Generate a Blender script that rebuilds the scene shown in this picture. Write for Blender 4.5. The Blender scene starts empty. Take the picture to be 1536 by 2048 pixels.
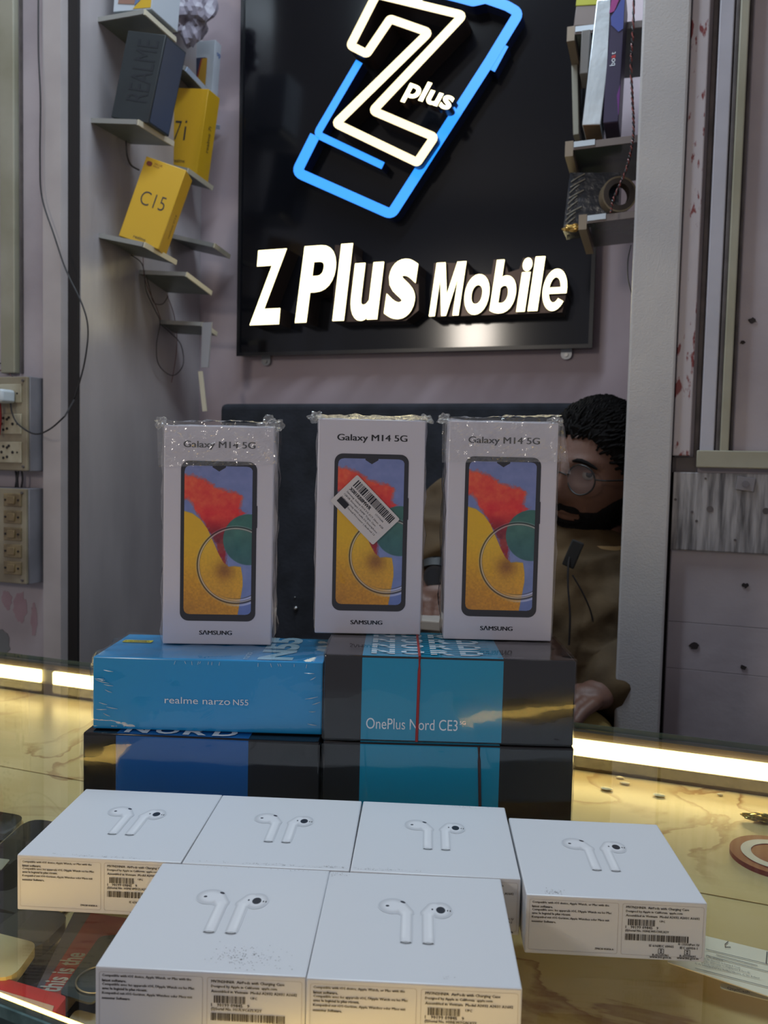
import bpy, bmesh, math, random
from mathutils import Vector, Matrix, noise
import numpy as np
random.seed(3)
C = bpy.context.scene.collection
S = bpy.context.scene
PI = math.pi

# ------------------------------------------------------------------ camera
FPX = 1627.47; PITCH = .0592558; ROLL = .0232318; YAW = .33224
CAM = Vector((0, 0, 1.24))
_f = Vector((-math.sin(YAW), math.cos(YAW), 0)); _r = Vector((math.cos(YAW), math.sin(YAW), 0)); _u = Vector((0, 0, 1))
FW = _f*math.cos(PITCH) - _u*math.sin(PITCH)
_u2 = _u*math.cos(PITCH) + _f*math.sin(PITCH)
RT = _r*math.cos(ROLL) + _u2*math.sin(ROLL)
UP = _u2*math.cos(ROLL) - _r*math.sin(ROLL)
cd = bpy.data.cameras.new('camera'); cam = bpy.data.objects.new('camera', cd); C.objects.link(cam); S.camera = cam
m = Matrix((RT, UP, -FW)).transposed().to_4x4(); m.translation = CAM; cam.matrix_world = m
cd.sensor_fit = 'VERTICAL'; cd.sensor_height = 36; cd.lens = FPX*36/2048
cd.clip_start = .01
cd.dof.use_dof = True; cd.dof.focus_distance = .60; cd.dof.aperture_fstop = 15
S.view_settings.view_transform = 'Standard'; S.view_settings.look = 'None'
S.view_settings.gamma = 1; S.view_settings.use_curve_mapping = False
S.view_settings.exposure = 0.1

# ------------------------------------------------------------------ light
W = bpy.data.worlds.new('world'); S.world = W; W.use_nodes = True
bg = W.node_tree.nodes['Background']; bg.inputs[0].default_value = (.66, .66, .76, 1); bg.inputs[1].default_value = .36
def area(name, loc, target, sx, sy, power, col):
    l = bpy.data.lights.new(name, 'AREA'); l.shape = 'RECTANGLE'; l.size = sx; l.size_y = sy; l.energy = power; l.color = col
    o = bpy.data.objects.new(name, l); C.objects.link(o); o.location = loc
    o.rotation_euler = (Vector(target)-Vector(loc)).to_track_quat('-Z', 'Y').to_euler(); return o
area('ceiling_tube_light', (-.45, .86, 2.68), (-.35, .75, .9), 1.3, .12, 20, (.72, .87, 1.0))

area('shop_front_light', (-1.11, -1.7, 2.01), (-.5, 1.2, 1.2), .22, .3, 8, (1.0, .90, .78))

# ------------------------------------------------------------------ pixel helpers (a photograph pixel -> a point on a real plane)
def ray(px, py):
    return (FW + RT*((px-768)/FPX) + UP*((1024-py)/FPX))
def PY(px, py, Y):
    d = ray(px, py); return CAM + d*((Y-CAM.y)/d.y)
def PZ(px, py, Z):
    d = ray(px, py); return CAM + d*((Z-CAM.z)/d.z)
def PX(px, py, X):
    d = ray(px, py); return CAM + d*((X-CAM.x)/d.x)
def PD(px, py, D):
    return CAM + ray(px, py)*D

# ------------------------------------------------------------------ materials
def lin(c):
    if max(c[:3]) > 1: c = [v/255 for v in c[:3]]
    return tuple((v/12.92 if v <= .04045 else ((v+.055)/1.055)**2.4) for v in c[:3])+(1,)
def newmat(name):
    m = bpy.data.materials.new(name); m.use_nodes = True
    nt = m.node_tree; return m, nt, nt.nodes['Principled BSDF']
MC = {}
def mat(name, col, rough=.5, metal=0, bump=0, bscale=60, var=0, vscale=8, coat=0, col2=None, spec=.5, stretch=None, thr=None, emit=0, detail=4):
    if name in MC: return MC[name]
    m, nt, p = newmat(name); N = nt.nodes; L = nt.links
    p.inputs['Base Color'].default_value = lin(col); p.inputs['Roughness'].default_value = rough
    p.inputs['Metallic'].default_value = metal; p.inputs['Coat Weight'].default_value = coat; p.inputs['Coat Roughness'].default_value = .06 if name != 'grey_lilac_gloss_paint' else .3
    p.inputs['Specular IOR Level'].default_value = spec
    tc = N.new('ShaderNodeTexCoord'); mp = N.new('ShaderNodeMapping'); L.new(tc.outputs['Object'], mp.inputs[0])
    if stretch: mp.inputs['Scale'].default_value = stretch
    if var or col2:
        n = N.new('ShaderNodeTexNoise'); n.inputs['Scale'].default_value = vscale; n.inputs['Detail'].default_value = detail
        L.new(mp.outputs[0], n.inputs['Vector'])
        r = N.new('ShaderNodeValToRGB'); L.new(n.outputs[0], r.inputs[0])
        a, b = thr if thr else (.35, .65)
        r.color_ramp.elements[0].position = a; r.color_ramp.elements[1].position = b
        c = lin(col)
        if col2: c2 = lin(col2)
        else: c2 = tuple(max(0, v*(1-var)) for v in c[:3])+(1,)
        r.color_ramp.elements[0].color = c; r.color_ramp.elements[1].color = c2
        L.new(r.outputs[0], p.inputs['Base Color'])
    if bump:
        n2 = N.new('ShaderNodeTexNoise'); n2.inputs['Scale'].default_value = bscale; n2.inputs['Detail'].default_value = 5
        L.new(mp.outputs[0], n2.inputs['Vector'])
        b = N.new('ShaderNodeBump'); b.inputs['Strength'].default_value = bump; b.inputs['Distance'].default_value = .002
        L.new(n2.outputs[0], b.inputs['Height']); L.new(b.outputs[0], p.inputs['Normal'])
    if emit:
        p.inputs['Emission Color'].default_value = lin(col); p.inputs['Emission Strength'].default_value = emit
    MC[name] = m; return m
def emis(name, col, s):
    m, nt, p = newmat(name)
    p.inputs['Base Color'].default_value = (.04, .04, .04, 1); p.inputs['Emission Color'].default_value = lin(col); p.inputs['Emission Strength'].default_value = s
    return m
def film(name, tint=(1, 1, 1), k=1.0, rough=.07, bump=.5, bscale=50, base=.02, haze=0):
    """thin clear sheet: mostly transparent, fresnel gloss, slight milky haze"""
    m, nt, p = newmat(name); N = nt.nodes; L = nt.links; N.remove(p)
    t = N.new('ShaderNodeBsdfTransparent'); t.inputs[0].default_value = tint+(1,)
    g = N.new('ShaderNodeBsdfGlossy'); g.inputs['Roughness'].default_value = rough
    fr = N.new('ShaderNodeLayerWeight'); fr.inputs[0].default_value = .5
    pw = N.new('ShaderNodeMath'); pw.operation = 'POWER'; pw.inputs[1].default_value = 5; L.new(fr.outputs['Facing'], pw.inputs[0])
    sc_ = N.new('ShaderNodeMath'); sc_.operation = 'MULTIPLY_ADD'; sc_.inputs[1].default_value = .96; sc_.inputs[2].default_value = .04; L.new(pw.outputs[0], sc_.inputs[0])
    ma = N.new('ShaderNodeMath'); ma.operation = 'MULTIPLY_ADD'; ma.inputs[1].default_value = k; ma.inputs[2].default_value = base; ma.use_clamp = True
    L.new(sc_.outputs[0], ma.inputs[0])
    mx = N.new('ShaderNodeMixShader'); L.new(ma.outputs[0], mx.inputs[0]); L.new(t.outputs[0], mx.inputs[1]); L.new(g.outputs[0], mx.inputs[2])
    if bump:
        tc = N.new('ShaderNodeTexCoord'); n = N.new('ShaderNodeTexNoise'); n.inputs['Scale'].default_value = bscale; n.inputs['Detail'].default_value = 3; n.inputs['Distortion'].default_value = 1.2
        L.new(tc.outputs['Object'], n.inputs['Vector'])
        b = N.new('ShaderNodeBump'); b.inputs['Strength'].default_value = bump; b.inputs['Distance'].default_value = .003
        L.new(n.outputs[0], b.inputs['Height']); L.new(b.outputs[0], g.inputs['Normal']); L.new(b.outputs[0], fr.inputs['Normal'])
    out = N['Material Output']; last = mx
    if haze:
        d = N.new('ShaderNodeBsdfDiffuse'); d.inputs[0].default_value = (.8, .78, .74, 1)
        m2 = N.new('ShaderNodeMixShader'); m2.inputs[0].default_value = haze
        L.new(mx.outputs[0], m2.inputs[1]); L.new(d.outputs[0], m2.inputs[2]); last = m2
    L.new(last.outputs[0], out.inputs[0]); return m
def attrmat(name, rough=.35):
    m, nt, p = newmat(name); a = nt.nodes.new('ShaderNodeAttribute'); a.attribute_name = 'Col'
    nt.links.new(a.outputs[0], p.inputs['Base Color']); p.inputs['Roughness'].default_value = rough; return m

# ------------------------------------------------------------------ mesh helpers
def link(name, me, mats, parent=None, smooth=False):
    o = bpy.data.objects.new(name, me); C.objects.link(o)
    if mats is not None:
        for mm in (mats if isinstance(mats, (list, tuple)) else [mats]): me.materials.append(mm)
    if parent: o.parent = parent
    if smooth:
        me.shade_smooth(); n_ = len(me.polygons); ar = np.zeros(n_); me.polygons.foreach_get('area', ar)
        me.set_sharp_from_angle(angle=math.radians(38)); lim = 25*float(np.median(ar))
        if n_ < 4000:
            for p_ in me.polygons:
                if p_.area >= lim: p_.use_smooth = False
    return o
class MB:
    def __init__(s): s.v = []; s.f = []; s.mi = []
    def add(s, vs, fs, M=None, mi=0):
        b = len(s.v)
        for v in vs:
            v = Vector(v); s.v.append(M @ v if M is not None else v)
        for f in fs: s.f.append([b+i for i in f]); s.mi.append(mi)
        return s
    def box(s, a, b, M=None, mi=0):
        x0, y0, z0 = a; x1, y1, z1 = b
        return s.add([(x0,y0,z0),(x1,y0,z0),(x1,y1,z0),(x0,y1,z0),(x0,y0,z1),(x1,y0,z1),(x1,y1,z1),(x0,y1,z1)],
              [(0,3,2,1),(4,5,6,7),(0,1,5,4),(1,2,6,5),(2,3,7,6),(3,0,4,7)], M, mi)
    def bm(s, bm, M=None, mi=0):
        bm.verts.index_update(); s.add([v.co for v in bm.verts], [[v.index for v in f.verts] for f in bm.faces], M, mi); bm.free(); return s
    def rbox(s, a, b, r=.002, seg=2, M=None, mi=0):
        bm = bmesh.new(); bmesh.ops.create_cube(bm, size=1)
        c = (Vector(a)+Vector(b))/2; d = Vector(b)-Vector(a)
        for v in bm.verts: v.co = Vector((v.co.x*d.x, v.co.y*d.y, v.co.z*d.z))+c
        bmesh.ops.bevel(bm, geom=bm.edges[:], offset=r, segments=seg, profile=.5, affect='EDGES')
        return s.bm(bm, M, mi)
    def prism(s, pts, h, M=None, mi=0, mside=None):
        """pts 2D CCW in XY, extruded from z=0 to h"""
        n = len(pts); b = [(p[0], p[1], 0) for p in pts]; t = [(p[0], p[1], h) for p in pts]
        s.add(b+t, [list(range(n))[::-1], [n+i for i in range(n)]], M, mi)
        s.add(b+t, [(i, (i+1) % n, n+(i+1) % n, n+i) for i in range(n)], M, mi if mside is None else mside); return s
    def cyl(s, r, h, n=20, M=None, mi=0, r2=None):
        bm = bmesh.new(); bmesh.ops.create_cone(bm, cap_ends=True, segments=n, radius1=r, radius2=r if r2 is None else r2, depth=h); return s.bm(bm, M, mi)
    def sph(s, r, M=None, mi=0, u=20, v=12):
        bm = bmesh.new(); bmesh.ops.create_uvsphere(bm, u_segments=u, v_segments=v, radius=r); return s.bm(bm, M, mi)
    def tube(s, pts, r, n=8, mi=0, closed=False):
        pts = [Vector(p) for p in pts]; N = len(pts); rings = []
        up = Vector((.3, .2, 1)).normalized()
        for i, p in enumerate(pts):
            t = (pts[(i+1) % N]-pts[i-1]) if closed else (pts[min(i+1, N-1)]-pts[max(i-1, 0)])
            t.normalize(); a = t.cross(up)
            if a.length < 1e-3: a = t.cross(Vector((1, 0, 0)))
            a.normalize(); b = t.cross(a); rr = r[i] if isinstance(r, (list, tuple)) else r
            rings.append([p+(a*math.cos(2*PI*k/n)+b*math.sin(2*PI*k/n))*rr for k in range(n)])
        vs = [v for q in rings for v in q]; fs = []
        for i in range(N if closed else N-1):
            j = (i+1) % N
            for k in range(n): fs.append((i*n+k, i*n+(k+1) % n, j*n+(k+1) % n, j*n+k))
        if not closed: fs += [list(range(n))[::-1], [(N-1)*n+k for k in range(n)]]
        return s.add(vs, fs, None, mi)
    def build(s, name, mats, parent=None, smooth=False):
        me = bpy.data.meshes.new(name); me.from_pydata([tuple(v) for v in s.v], [], s.f); 
        o = link(name, me, mats, parent, smooth)
        if any(s.mi): me.polygons.foreach_set('material_index', s.mi)
        me.update(); return o
def spline(pts, n=8):
    pts = [Vector(p) for p in pts]; out = []
    for i in range(len(pts)-1):
        p0 = pts[max(i-1, 0)]; p1 = pts[i]; p2 = pts[i+1]; p3 = pts[min(i+2, len(pts)-1)]
        for k in range(n):
            t = k/n; out.append(.5*((2*p1)+(p2-p0)*t+(2*p0-5*p1+4*p2-p3)*t*t+(3*p1-p0-3*p2+p3)*t**3))
    out.append(pts[-1]); return out
def rrect(x0, y0, x1, y1, r, n=5):
    out = []
    for cx, cy, a in ((x1-r, y0+r, -90), (x1-r, y1-r, 0), (x0+r, y1-r, 90), (x0+r, y0+r, 180)):
        for k in range(n+1):
            t = math.radians(a+90*k/n); out.append((cx+r*math.cos(t), cy+r*math.sin(t)))
    return out
TC = {}
def text(body, bold=0, shear=0, ext=0, res=3, space=1.0):
    key = (body, bold, shear, ext, res, space)
    if key in TC: return TC[key]
    cu = bpy.data.curves.new('t', 'FONT'); cu.body = body; cu.size = 1; cu.offset = bold; cu.shear = shear; cu.extrude = ext; cu.resolution_u = res
    cu.space_character = space
    o = bpy.data.objects.new('t', cu); C.objects.link(o)
    bpy.context.view_layer.update()
    me = o.evaluated_get(bpy.context.evaluated_depsgraph_get()).to_mesh()
    vs = [v.co.copy() for v in me.vertices]; fs = [list(p.vertices) for p in me.polygons]
    bpy.data.objects.remove(o); bpy.data.curves.remove(cu)
    TC[key] = (vs, fs); return TC[key]
def fit_text(mb, body, x, y, w, h, M, bold=0, shear=0, res=2, mi=0, space=1.0, base=None, ext=0, heavy=0):
    if 'M' in body or 'm' in body: bold = 0
    if heavy:
        for dx in (-heavy, heavy): fit_text(mb, body, x+dx, y, w, h, M, bold, shear, res, mi, space, base, ext)
    """text scaled to the box whose lower-left is x,y and size w x h (h None: keep aspect)"""
    vs, fs = text(body, bold, shear, ext, res, space)
    if not vs: return
    x0 = min(v.x for v in vs); x1 = max(v.x for v in vs); y0 = min(v.y for v in vs); y1 = max(v.y for v in vs)
    sx = w/(x1-x0); sy = sx if h is None else h/(y1-y0)
    yy0 = 0 if base else y0
    mb.add([(x+(v.x-x0)*sx, y+(v.y-yy0)*sy, v.z) for v in vs], fs, M, mi)
def line_text(mb, body, x, y, cap, M, bold=0, mi=0, res=1, xs=1.0):
    """text with cap height `cap`, baseline at y"""
    vs, fs = text(body, bold, 0, 0, res)
    s = cap/.70
    mb.add([(x+v.x*s*xs, y+v.y*s, 0) for v in vs], fs, M, mi)
def frontM(w=0, off=.0004):   # face plane: local x right, y up -> world x, z on a face looking to -Y
    return Matrix(((1, 0, 0, 0), (0, 0, -1, -off), (0, 1, 0, 0), (0, 0, 0, 1)))
def topM(h, off=.0004): return Matrix.Translation((0, 0, h+off))
def empty(name, M, label=None, cat=None, group=None):
    o = bpy.data.objects.new(name, None); C.objects.link(o); o.empty_display_size = .02
    o.matrix_world = M if isinstance(M, Matrix) else Matrix.Translation(M); return tag(o, label, cat, group)
def tag(o, label=None, cat=None, group=None, kind=None):
    if label: o['label'] = label
    if cat: o['category'] = cat
    if group: o['group'] = group
    if kind: o['kind'] = kind
    return o
def struct(name, mb, m, parent=None, smooth=False):
    o = mb.build(name, m, parent, smooth)
    if not parent: o['kind'] = 'structure'
    return o
def grid_print(name, w, h, nx, ny, fn, m, M, parent):
    xs = np.linspace(0, 1, nx); ys = np.linspace(0, 1, ny); X, Y = np.meshgrid(xs, ys)
    col, mask = fn(X, Y)
    v = np.stack([X.ravel()*w, (1-Y.ravel())*h, np.zeros(X.size)], 1)
    Mn = np.array(M); v = v@Mn[:3, :3].T+Mn[:3, 3]
    idx = np.arange(nx*ny).reshape(ny, nx)
    f = np.stack([idx[1:, :-1], idx[1:, 1:], idx[:-1, 1:], idx[:-1, :-1]], -1).reshape(-1, 4)
    if mask is not None:
        k = mask[1:, :-1] & mask[:-1, 1:] & mask[1:, 1:] & mask[:-1, :-1]; f = f[k.ravel()]
    me = bpy.data.meshes.new(name); me.from_pydata(v.tolist(), [], f.tolist())
    c = np.clip(col, 0, 1).reshape(-1, 3); c = np.where(c <= .04045, c/12.92, ((c+.055)/1.055)**2.4)
    at = me.color_attributes.new('Col', 'FLOAT_COLOR', 'POINT')
    at.data.foreach_set('color', np.concatenate([c, np.ones((len(c), 1))], 1).astype(np.float32).ravel())
    return link(name, me, m, parent)
def vnoise(X, Y, sx, sy, seed=0, oct=3):
    r = np.random.RandomState(seed); out = 0; amp = 1; tot = 0
    for o in range(oct):
        n = r.rand(int(sy)+3, int(sx)+3); x = X*sx; y = Y*sy; xi = np.clip(np.floor(x).astype(int), 0, int(sx)+1); yi = np.clip(np.floor(y).astype(int), 0, int(sy)+1)
        fx = x-xi; fy = y-yi; fx = fx*fx*(3-2*fx); fy = fy*fy*(3-2*fy)
        v = (n[yi, xi]*(1-fx)+n[yi, xi+1]*fx)*(1-fy)+(n[yi+1, xi]*(1-fx)+n[yi+1, xi+1]*fx)*fy
        out = out+v*amp; tot += amp; amp *= .5; sx *= 2; sy *= 2
    return out/tot
def sstep(a, b, x):
    t = np.clip((x-a)/(b-a), 0, 1); return t*t*(3-2*t)

# ------------------------------------------------------------------ shared materials
M_wall = mat('lilac_paint', (178, 168, 172), .38, bump=.35, bscale=45, col2=(154, 144, 149), vscale=5)
M_side = mat('grey_lilac_gloss_paint', (172, 164, 165), .3, coat=.6, bump=.45, bscale=26, col2=(148, 141, 143), vscale=4, stretch=(1, 2, .5))
M_back = mat('mauve_paint', (178, 163, 169), .5, bump=.25, bscale=30, col2=(162, 144, 151), vscale=3.5)
M_post = mat('grey_white_enamel', (188, 184, 182), .3, bump=.22, bscale=420, col2=(174, 171, 172), vscale=6)
M_cream = mat('cream_trunking', (158, 154, 138), .45, col2=(140, 136, 116), vscale=9)
M_dark = mat('dark_gap', (28, 22, 22), .8)
M_dgrey = mat('mottled_dark_grey', (92, 84, 84), .7, var=.4, vscale=30)  # mottled dark grey: edge strips, nails and the painted shadow line
M_bwood = mat('weathered_grey_board', (158, 154, 156), .6, bump=.5, bscale=60, col2=(76, 73, 76), vscale=40, stretch=(3.5, 1, .35), thr=(.36, .68), detail=8)
M_black = mat('black_acrylic', (12, 13, 18), .12, spec=.5, bump=0)
M_screw = mat('steel', (150, 150, 150), .35, metal=1)
M_ink = mat('black_ink', (40, 38, 42), .5)
M_inkg = mat('grey_ink', (92, 88, 92), .5)
M_white = mat('white_ink', (225, 232, 238), .4)
M_card = mat('white_card', (226, 226, 228), .42, bump=.05, bscale=200)
M_led = emis('warm_led', (255, 222, 146), 9)
M_ledf = emis('warm_led_front', (255, 206, 108), 8)
M_film = film('shrink_film', k=1.0, bump=.16, bscale=30, base=.0, haze=.0, rough=.04)
M_filmt = film('tight_film', k=.9, bump=.05, bscale=14, base=.0, rough=.03)
M_filmc = film('crumpled_film', k=1.8, bump=.9, bscale=70, base=.04, rough=.1, haze=.07)
M_glass = film('counter_glass', tint=(.95, .975, .96), k=1.0, rough=.005, bump=0, base=0)
M_gedge = mat('green_glass_edge', (66, 84, 78), .1, spec=.8)

ZG = CAM.z-.274           # top of the counter glass
YF = 1.166                # plane of the front walls
YB = 1.56                 # back wall of the alcove
XL = PY(152, 700, YF).x   # alcove left side
XR = .045                 # alcove right side
ZS = CAM.z-.320           # marble tray under the glass
YC = .886                 # rear edge of the counter

# ================================================================== SETTING
mb = MB(); mb.box((-2.2, -2.4, -.02), (1.4, 1.9, 0)); struct('floor', mb, mat('floor_tile', (120, 112, 105), .4, var=.2, vscale=3))
mb = MB(); mb.box((-2.2, -2.4, 2.7), (1.4, 1.9, 2.74)); struct('ceiling', mb, mat('ceiling_paint', (190, 190, 192), .7, var=.05))
# alcove
mb = MB(); mb.box((XL-.0, YB, 0), (XR+.3, YB+.05, 2.7)); struct('wall_back', mb, M_back)
mb = MB(); mb.box((XL-.05, YF+.012, 0), (XL, YB, 2.7)); struct('wall_left', mb, M_side)
mb = MB(); mb.box((XR, YF+.05, 0), (XR+.05, YB, 2.7)); struct('wall_right', mb, M_back)
# front wall left of the alcove
x130 = PY(131, 700, YF).x; x85 = PY(86, 700, YF-.012).x
mb = MB(); mb.box((-2.2, YF, 0), (x85+.01, YF+.05, 2.7)); w = struct('wall_front_left', mb, M_wall)
# pink stain low on the wall is its own worn paint
mb = MB(); mb.box((x85, YF-.012, 0), (x130, YF+.05, 2.7)); struct('trim_1', mb, mat('pale_board', (184, 175, 173), .4, bump=.2, bscale=30, col2=(168, 158, 157), vscale=7))
mb = MB(); mb.box((x130, YF+.03, 0), (XL-.0005, YF+.05, 2.7))
n = 120
mb2 = MB(); mb2.box((x130, YF+.006, 0), (XL-.002, YF+.03, 2.7)); mb2.build('gap_filler', M_dark)
bpy.data.objects['gap_filler'].name = 'trim_2'; bpy.data.objects['trim_2']['kind'] = 'structure'
a = PY(12, 500, YF).x; b = PY(40, 500, YF).x; zt = PY(30, 748, YF).z
mb = MB(); mb.rbox((a, YF-.014, zt), (b, YF, 2.7), .002); 
o = mb.build('cable_trunking', M_cream); tag(o, 'cream plastic cable trunking running down to the socket board', 'trunking')
mb = MB(); mb.box((b+.003, YF-.003, zt), (b+.008, YF, 2.7)); mb.build('shadow_line_strip', M_dgrey)['kind'] = 'structure'  # shadow line along the trunking, painted as a thin dark strip
# right of the alcove: square post then panelled front wall
xa = PY(1262, 600, YF-.02).x; xb = PY(1357, 600, YF-.02).x
mb = MB(); mb.rbox((xa, YF-.02, 0), (xb, YF+.045, 2.7), .003); struct('trim_4', mb, M_post, smooth=True)
mb = MB(); mb.box((xb-.001, YF+.01, 0), (xb+.012, YF+.04, 2.7)); struct('trim_5', mb, M_dark)
XW = xb+.004
zlo = PY(1440, 1105, YF).z
mb = MB(); mb.box((XW, YF+.005, 0), (1.4, YF+.05, 2.7)); wr = struct('wall_front_right', mb, M_wall)
zs = [0, PY(1440, 1345, YF).z, PY(1440, 1250, YF).z, zlo+.05]
for i in range(3):
    mb = MB(); mb.rbox((XW+.001, YF-.0, zs[i]+.0002), (1.3, YF+.006, zs[i+1]-.0002), .0004); mb.build('panel', M_wall, wr, True)
def vstrip(name, u0, u1, y0, y1, prot, m, Y=YF+.005, um=450):
    a = PY(u0, um, Y-prot).x; b = PY(u1, um, Y-prot).x
    z1 = PY((u0+u1)/2, y0, Y-prot).z if y0 > 0 else 2.7; z0 = PY((u0+u1)/2, y1, Y-prot).z
    mb = MB(); mb.rbox((a, Y-prot, z0), (b, Y-.0002, z1), .0015); return struct(name, mb, m, smooth=True)
M_chip = mat('chipped_pink_white', (176, 168, 172), .5, bump=.4, bscale=50, col2=(118, 52, 52), vscale=75, stretch=(1.3, 1, .5), thr=(.585, .64), detail=6)
vstrip('trim_6', 1365, 1401, 0, 912, .016, M_chip)
vstrip('trim_7', 1408, 1418, 0, 920, .004, M_dgrey)
vstrip('trim_8', 1420, 1449, 0, 904, .010, mat('blue_white_paint', (178, 176, 186), .4, bump=.3, bscale=40, var=.12, vscale=9))
vstrip('trim_9', 1452, 1461, 0, 904, .009, M_dgrey)
vstrip('trim_10', 1461, 1479, 0, 904, .016, M_cream)
vstrip('trim_11', 1479, 1487, 0, 904, .006, M_dgrey)
a = PY(1393, 920, YF-.012).x; mb = MB()
mb.rbox((a, YF-.014, PY(1450, 936, YF-.014).z), (.9, YF+.004, PY(1450, 901, YF-.014).z), .0015); struct('trim_12', mb, M_cream, smooth=True)
mb = MB(); mb.box((PY(1345, 925, YF).x, YF-.001, PY(1360, 945, YF).z), (a, YF+.004, PY(1360, 914, YF).z)); struct('trim_13', mb, M_dgrey)
# grey board with washer and nails
YBd = YF-.010
bd = empty('weathered_board', Vector((PY(1343, 1103, YBd).x, YF-.002, PY(1440, 1104, YBd).z)), 'weathered grey wooden board screwed across the wall under the cream rail', 'board')
bx = PY(1343, 1050, YBd).x; z0 = PY(1440, 1101, YBd).z; z1 = PY(1440, 943, YBd).z; L0 = bd.location
mb = MB(); mb.rbox((bx-L0.x, -.008, 0), (.6, .006, z1-z0), .0012); mb.build('plank', M_bwood, bd, True)
p = PY(1491, 968, YBd-.002)-L0; mb = MB(); mb.rbox((-.011, -.0012, -.009), (.011, .0012, .009), .0008, M=Matrix.Translation(p)@Matrix.Rotation(.12, 4, 'Y')); wsh = mb.build('washer_plate', mat('painted_metal', (128, 124, 128), .4, metal=.3), bd)
mb = MB(); mb.cyl(.0042, .003, 16, Matrix.Translation(p+Vector((0, -.002, 0)))@Matrix.Rotation(PI/2, 4, 'X')); mb.build('screw', mat('painted_screw', (112, 108, 112), .35, metal=.4), wsh, True)
for px, py, r in ((1420, 1018, .0042), (1532, 1022, .0042), (1351, 999, .0018), (1384, 1024, .0018), (1393, 1042, .0018), (1470, 1080, .0016), (1411, 957, .0014)):
    p = PY(px, py, YBd)-L0; mb = MB(); mb.cyl(r, .003, 12, Matrix.Translation(p+Vector((0, .0008, 0)))@Matrix.Rotation(PI/2, 4, 'X')); mb.build('nail', M_dgrey, bd, True)
# holes / wall plugs
for i, (px, py, r) in enumerate(((1505, 641, .0045), (1388, 1291, .006), (1490, 1170, .004), (1486, 1333, .004), (1485, 685, .003))):
    p = PY(px, py, YF+.0045); mb = MB()
    ps = [(math.cos(t*.5236)*r*random.uniform(.6, 1.3), math.sin(t*.5236)*r*random.uniform(.5, 1)) for t in range(12)]
    mb.prism(ps, .0012, Matrix.Translation(p-Vector((0, .005 if py > 1110 else .0004, 0)))@Matrix.Rotation(PI/2, 4, 'X'))
    mb.build('plaster_hole', mat('hole_dark', (46, 38, 38), .9), wr)

# ------------------------------------------------------------------ bench behind
Yb = 1.46
bl = PY(438, 850, Yb).x; ztop = PY(800, 806, Yb).z
be = empty('bench', Vector((bl, Yb, 0)), 'dark blue-black velvet bench with a high backrest under the sign', 'bench')
M_vel = mat('dark_velvet', (38, 41, 50), .95, bump=.4, bscale=120, col2=(24, 26, 33), vscale=18)
mb = MB(); mb.rbox((0, 0, .5), (XR-bl-.005, YB-Yb-.002, ztop), .012, 4); mb.build('backrest', M_vel, be, True)
mb = MB(); mb.rbox((0, -.22, .40), (XR-bl-.005, -.002, .52), .012, 4); mb.build('seat', M_vel, be, True)
mb = MB(); mb.box((0, -.2, 0), (XR-bl-.005, .09, .4)); mb.build('base', M_dark, be)
for px, py in ((592, 1217), (590, 1195)):
    p = PY(px, py, Yb)-be.location; mb = MB(); mb.sph(.0055 if py > 1200 else .002, Matrix.Translation(p)); mb.build('stud', M_screw, be, True)

# ================================================================== SIGN
YP = 1.53
sg = empty('shop_sign', Vector((PY(478, 712, YP).x, YP, PY(478, 712, YP).z)), 'large black shop sign with glowing white letters under a blue phone outline logo', 'sign')
SM = sg.matrix_world.inverted() if False else Matrix.Translation(-sg.location)
x0 = PY(478, 500, YP).x; x1 = PY(1187, 600, YP).x; z0 = PY(800, 704, YP).z; z1 = 2.4
mb = MB(); mb.rbox((x0, YP, z0), (x1, YB-.004, z1), .003, 2, SM); mb.build('panel', M_black, sg, True)
fr = MB(); t = .006
fr.box((x0-.001, YP-.004, z0-.001), (x1+.001, YP, z0+t), SM); fr.box((x0-.001, YP-.004, z0+t), (x0+t, YP, z1), SM); fr.box((x1-t, YP-.004, z0+t), (x1+.001, YP, z1), SM)
fr.build('frame', mat('black_frame', (20, 20, 24), .3), sg)
for px, py in ((533, 720), (1133, 706)):
    p = PY(px, py, YB-.006)
    mb = MB(); mb.prism(rrect(-.010, -.012, .010, .016, .009), .003, SM@Matrix.Translation(p)@Matrix.Rotation(PI/2, 4, 'X')); q = mb.build('mounting_tab', mat('zinc_tab', (150, 152, 156), .35, metal=.6), sg)
    mb = MB(); mb.cyl(.0035, .004, 14, SM@Matrix.Translation(p+Vector((0, -.004, -.004)))@Matrix.Rotation(PI/2, 4, 'X')); mb.build('screw', M_screw, q)
M_lw = emis('letter_warm_white', (255, 240, 186), 3.2)
M_lz = emis('logo_warm_white', (255, 234, 180), 1.7)
M_lb = emis('logo_blue', (34, 138, 255), 1.5)
M_ret = mat('bronze_return', (72, 58, 52), .3, metal=.5)
M_retd = mat('dark_return', (26, 26, 34), .2)
M_retb = mat('blue_return', (16, 34, 80), .2)
def sign_pts(px, py, Y): p = PY(px, py, Y); return (p.x, p.z)
def custom(ch, hd):
    if ch == 'M':
        polys = [[(0,0),(.2,0),(.2,.70),(.42,0),(.58,0),(.8,.70),(.8,0),(1,0),(1,1),(.70,1),(.5,.40),(.30,1),(0,1)]]; sh = .22
    else:
        O = [(.5+.5*math.cos(t), .5+.5*math.sin(t)) for t in np.linspace(.0, math.radians(326), 40)]
        I = [(.5+.24*math.cos(t), .5+.30*math.sin(t)) for t in np.linspace(.0, math.radians(318), 40)]
        polys = [[O[i], O[i+1], I[i+1], I[i]] for i in range(39)]+[[(.12, .41), (1.0, .41), (1.0, .56), (.12, .56)]]; sh = .15
    mb = MB()
    for P in polys: mb.prism([(x+sh*y, y) for x, y in P], 2*hd, Matrix.Translation((0, 0, -hd)))
    return mb.v, mb.f
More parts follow.
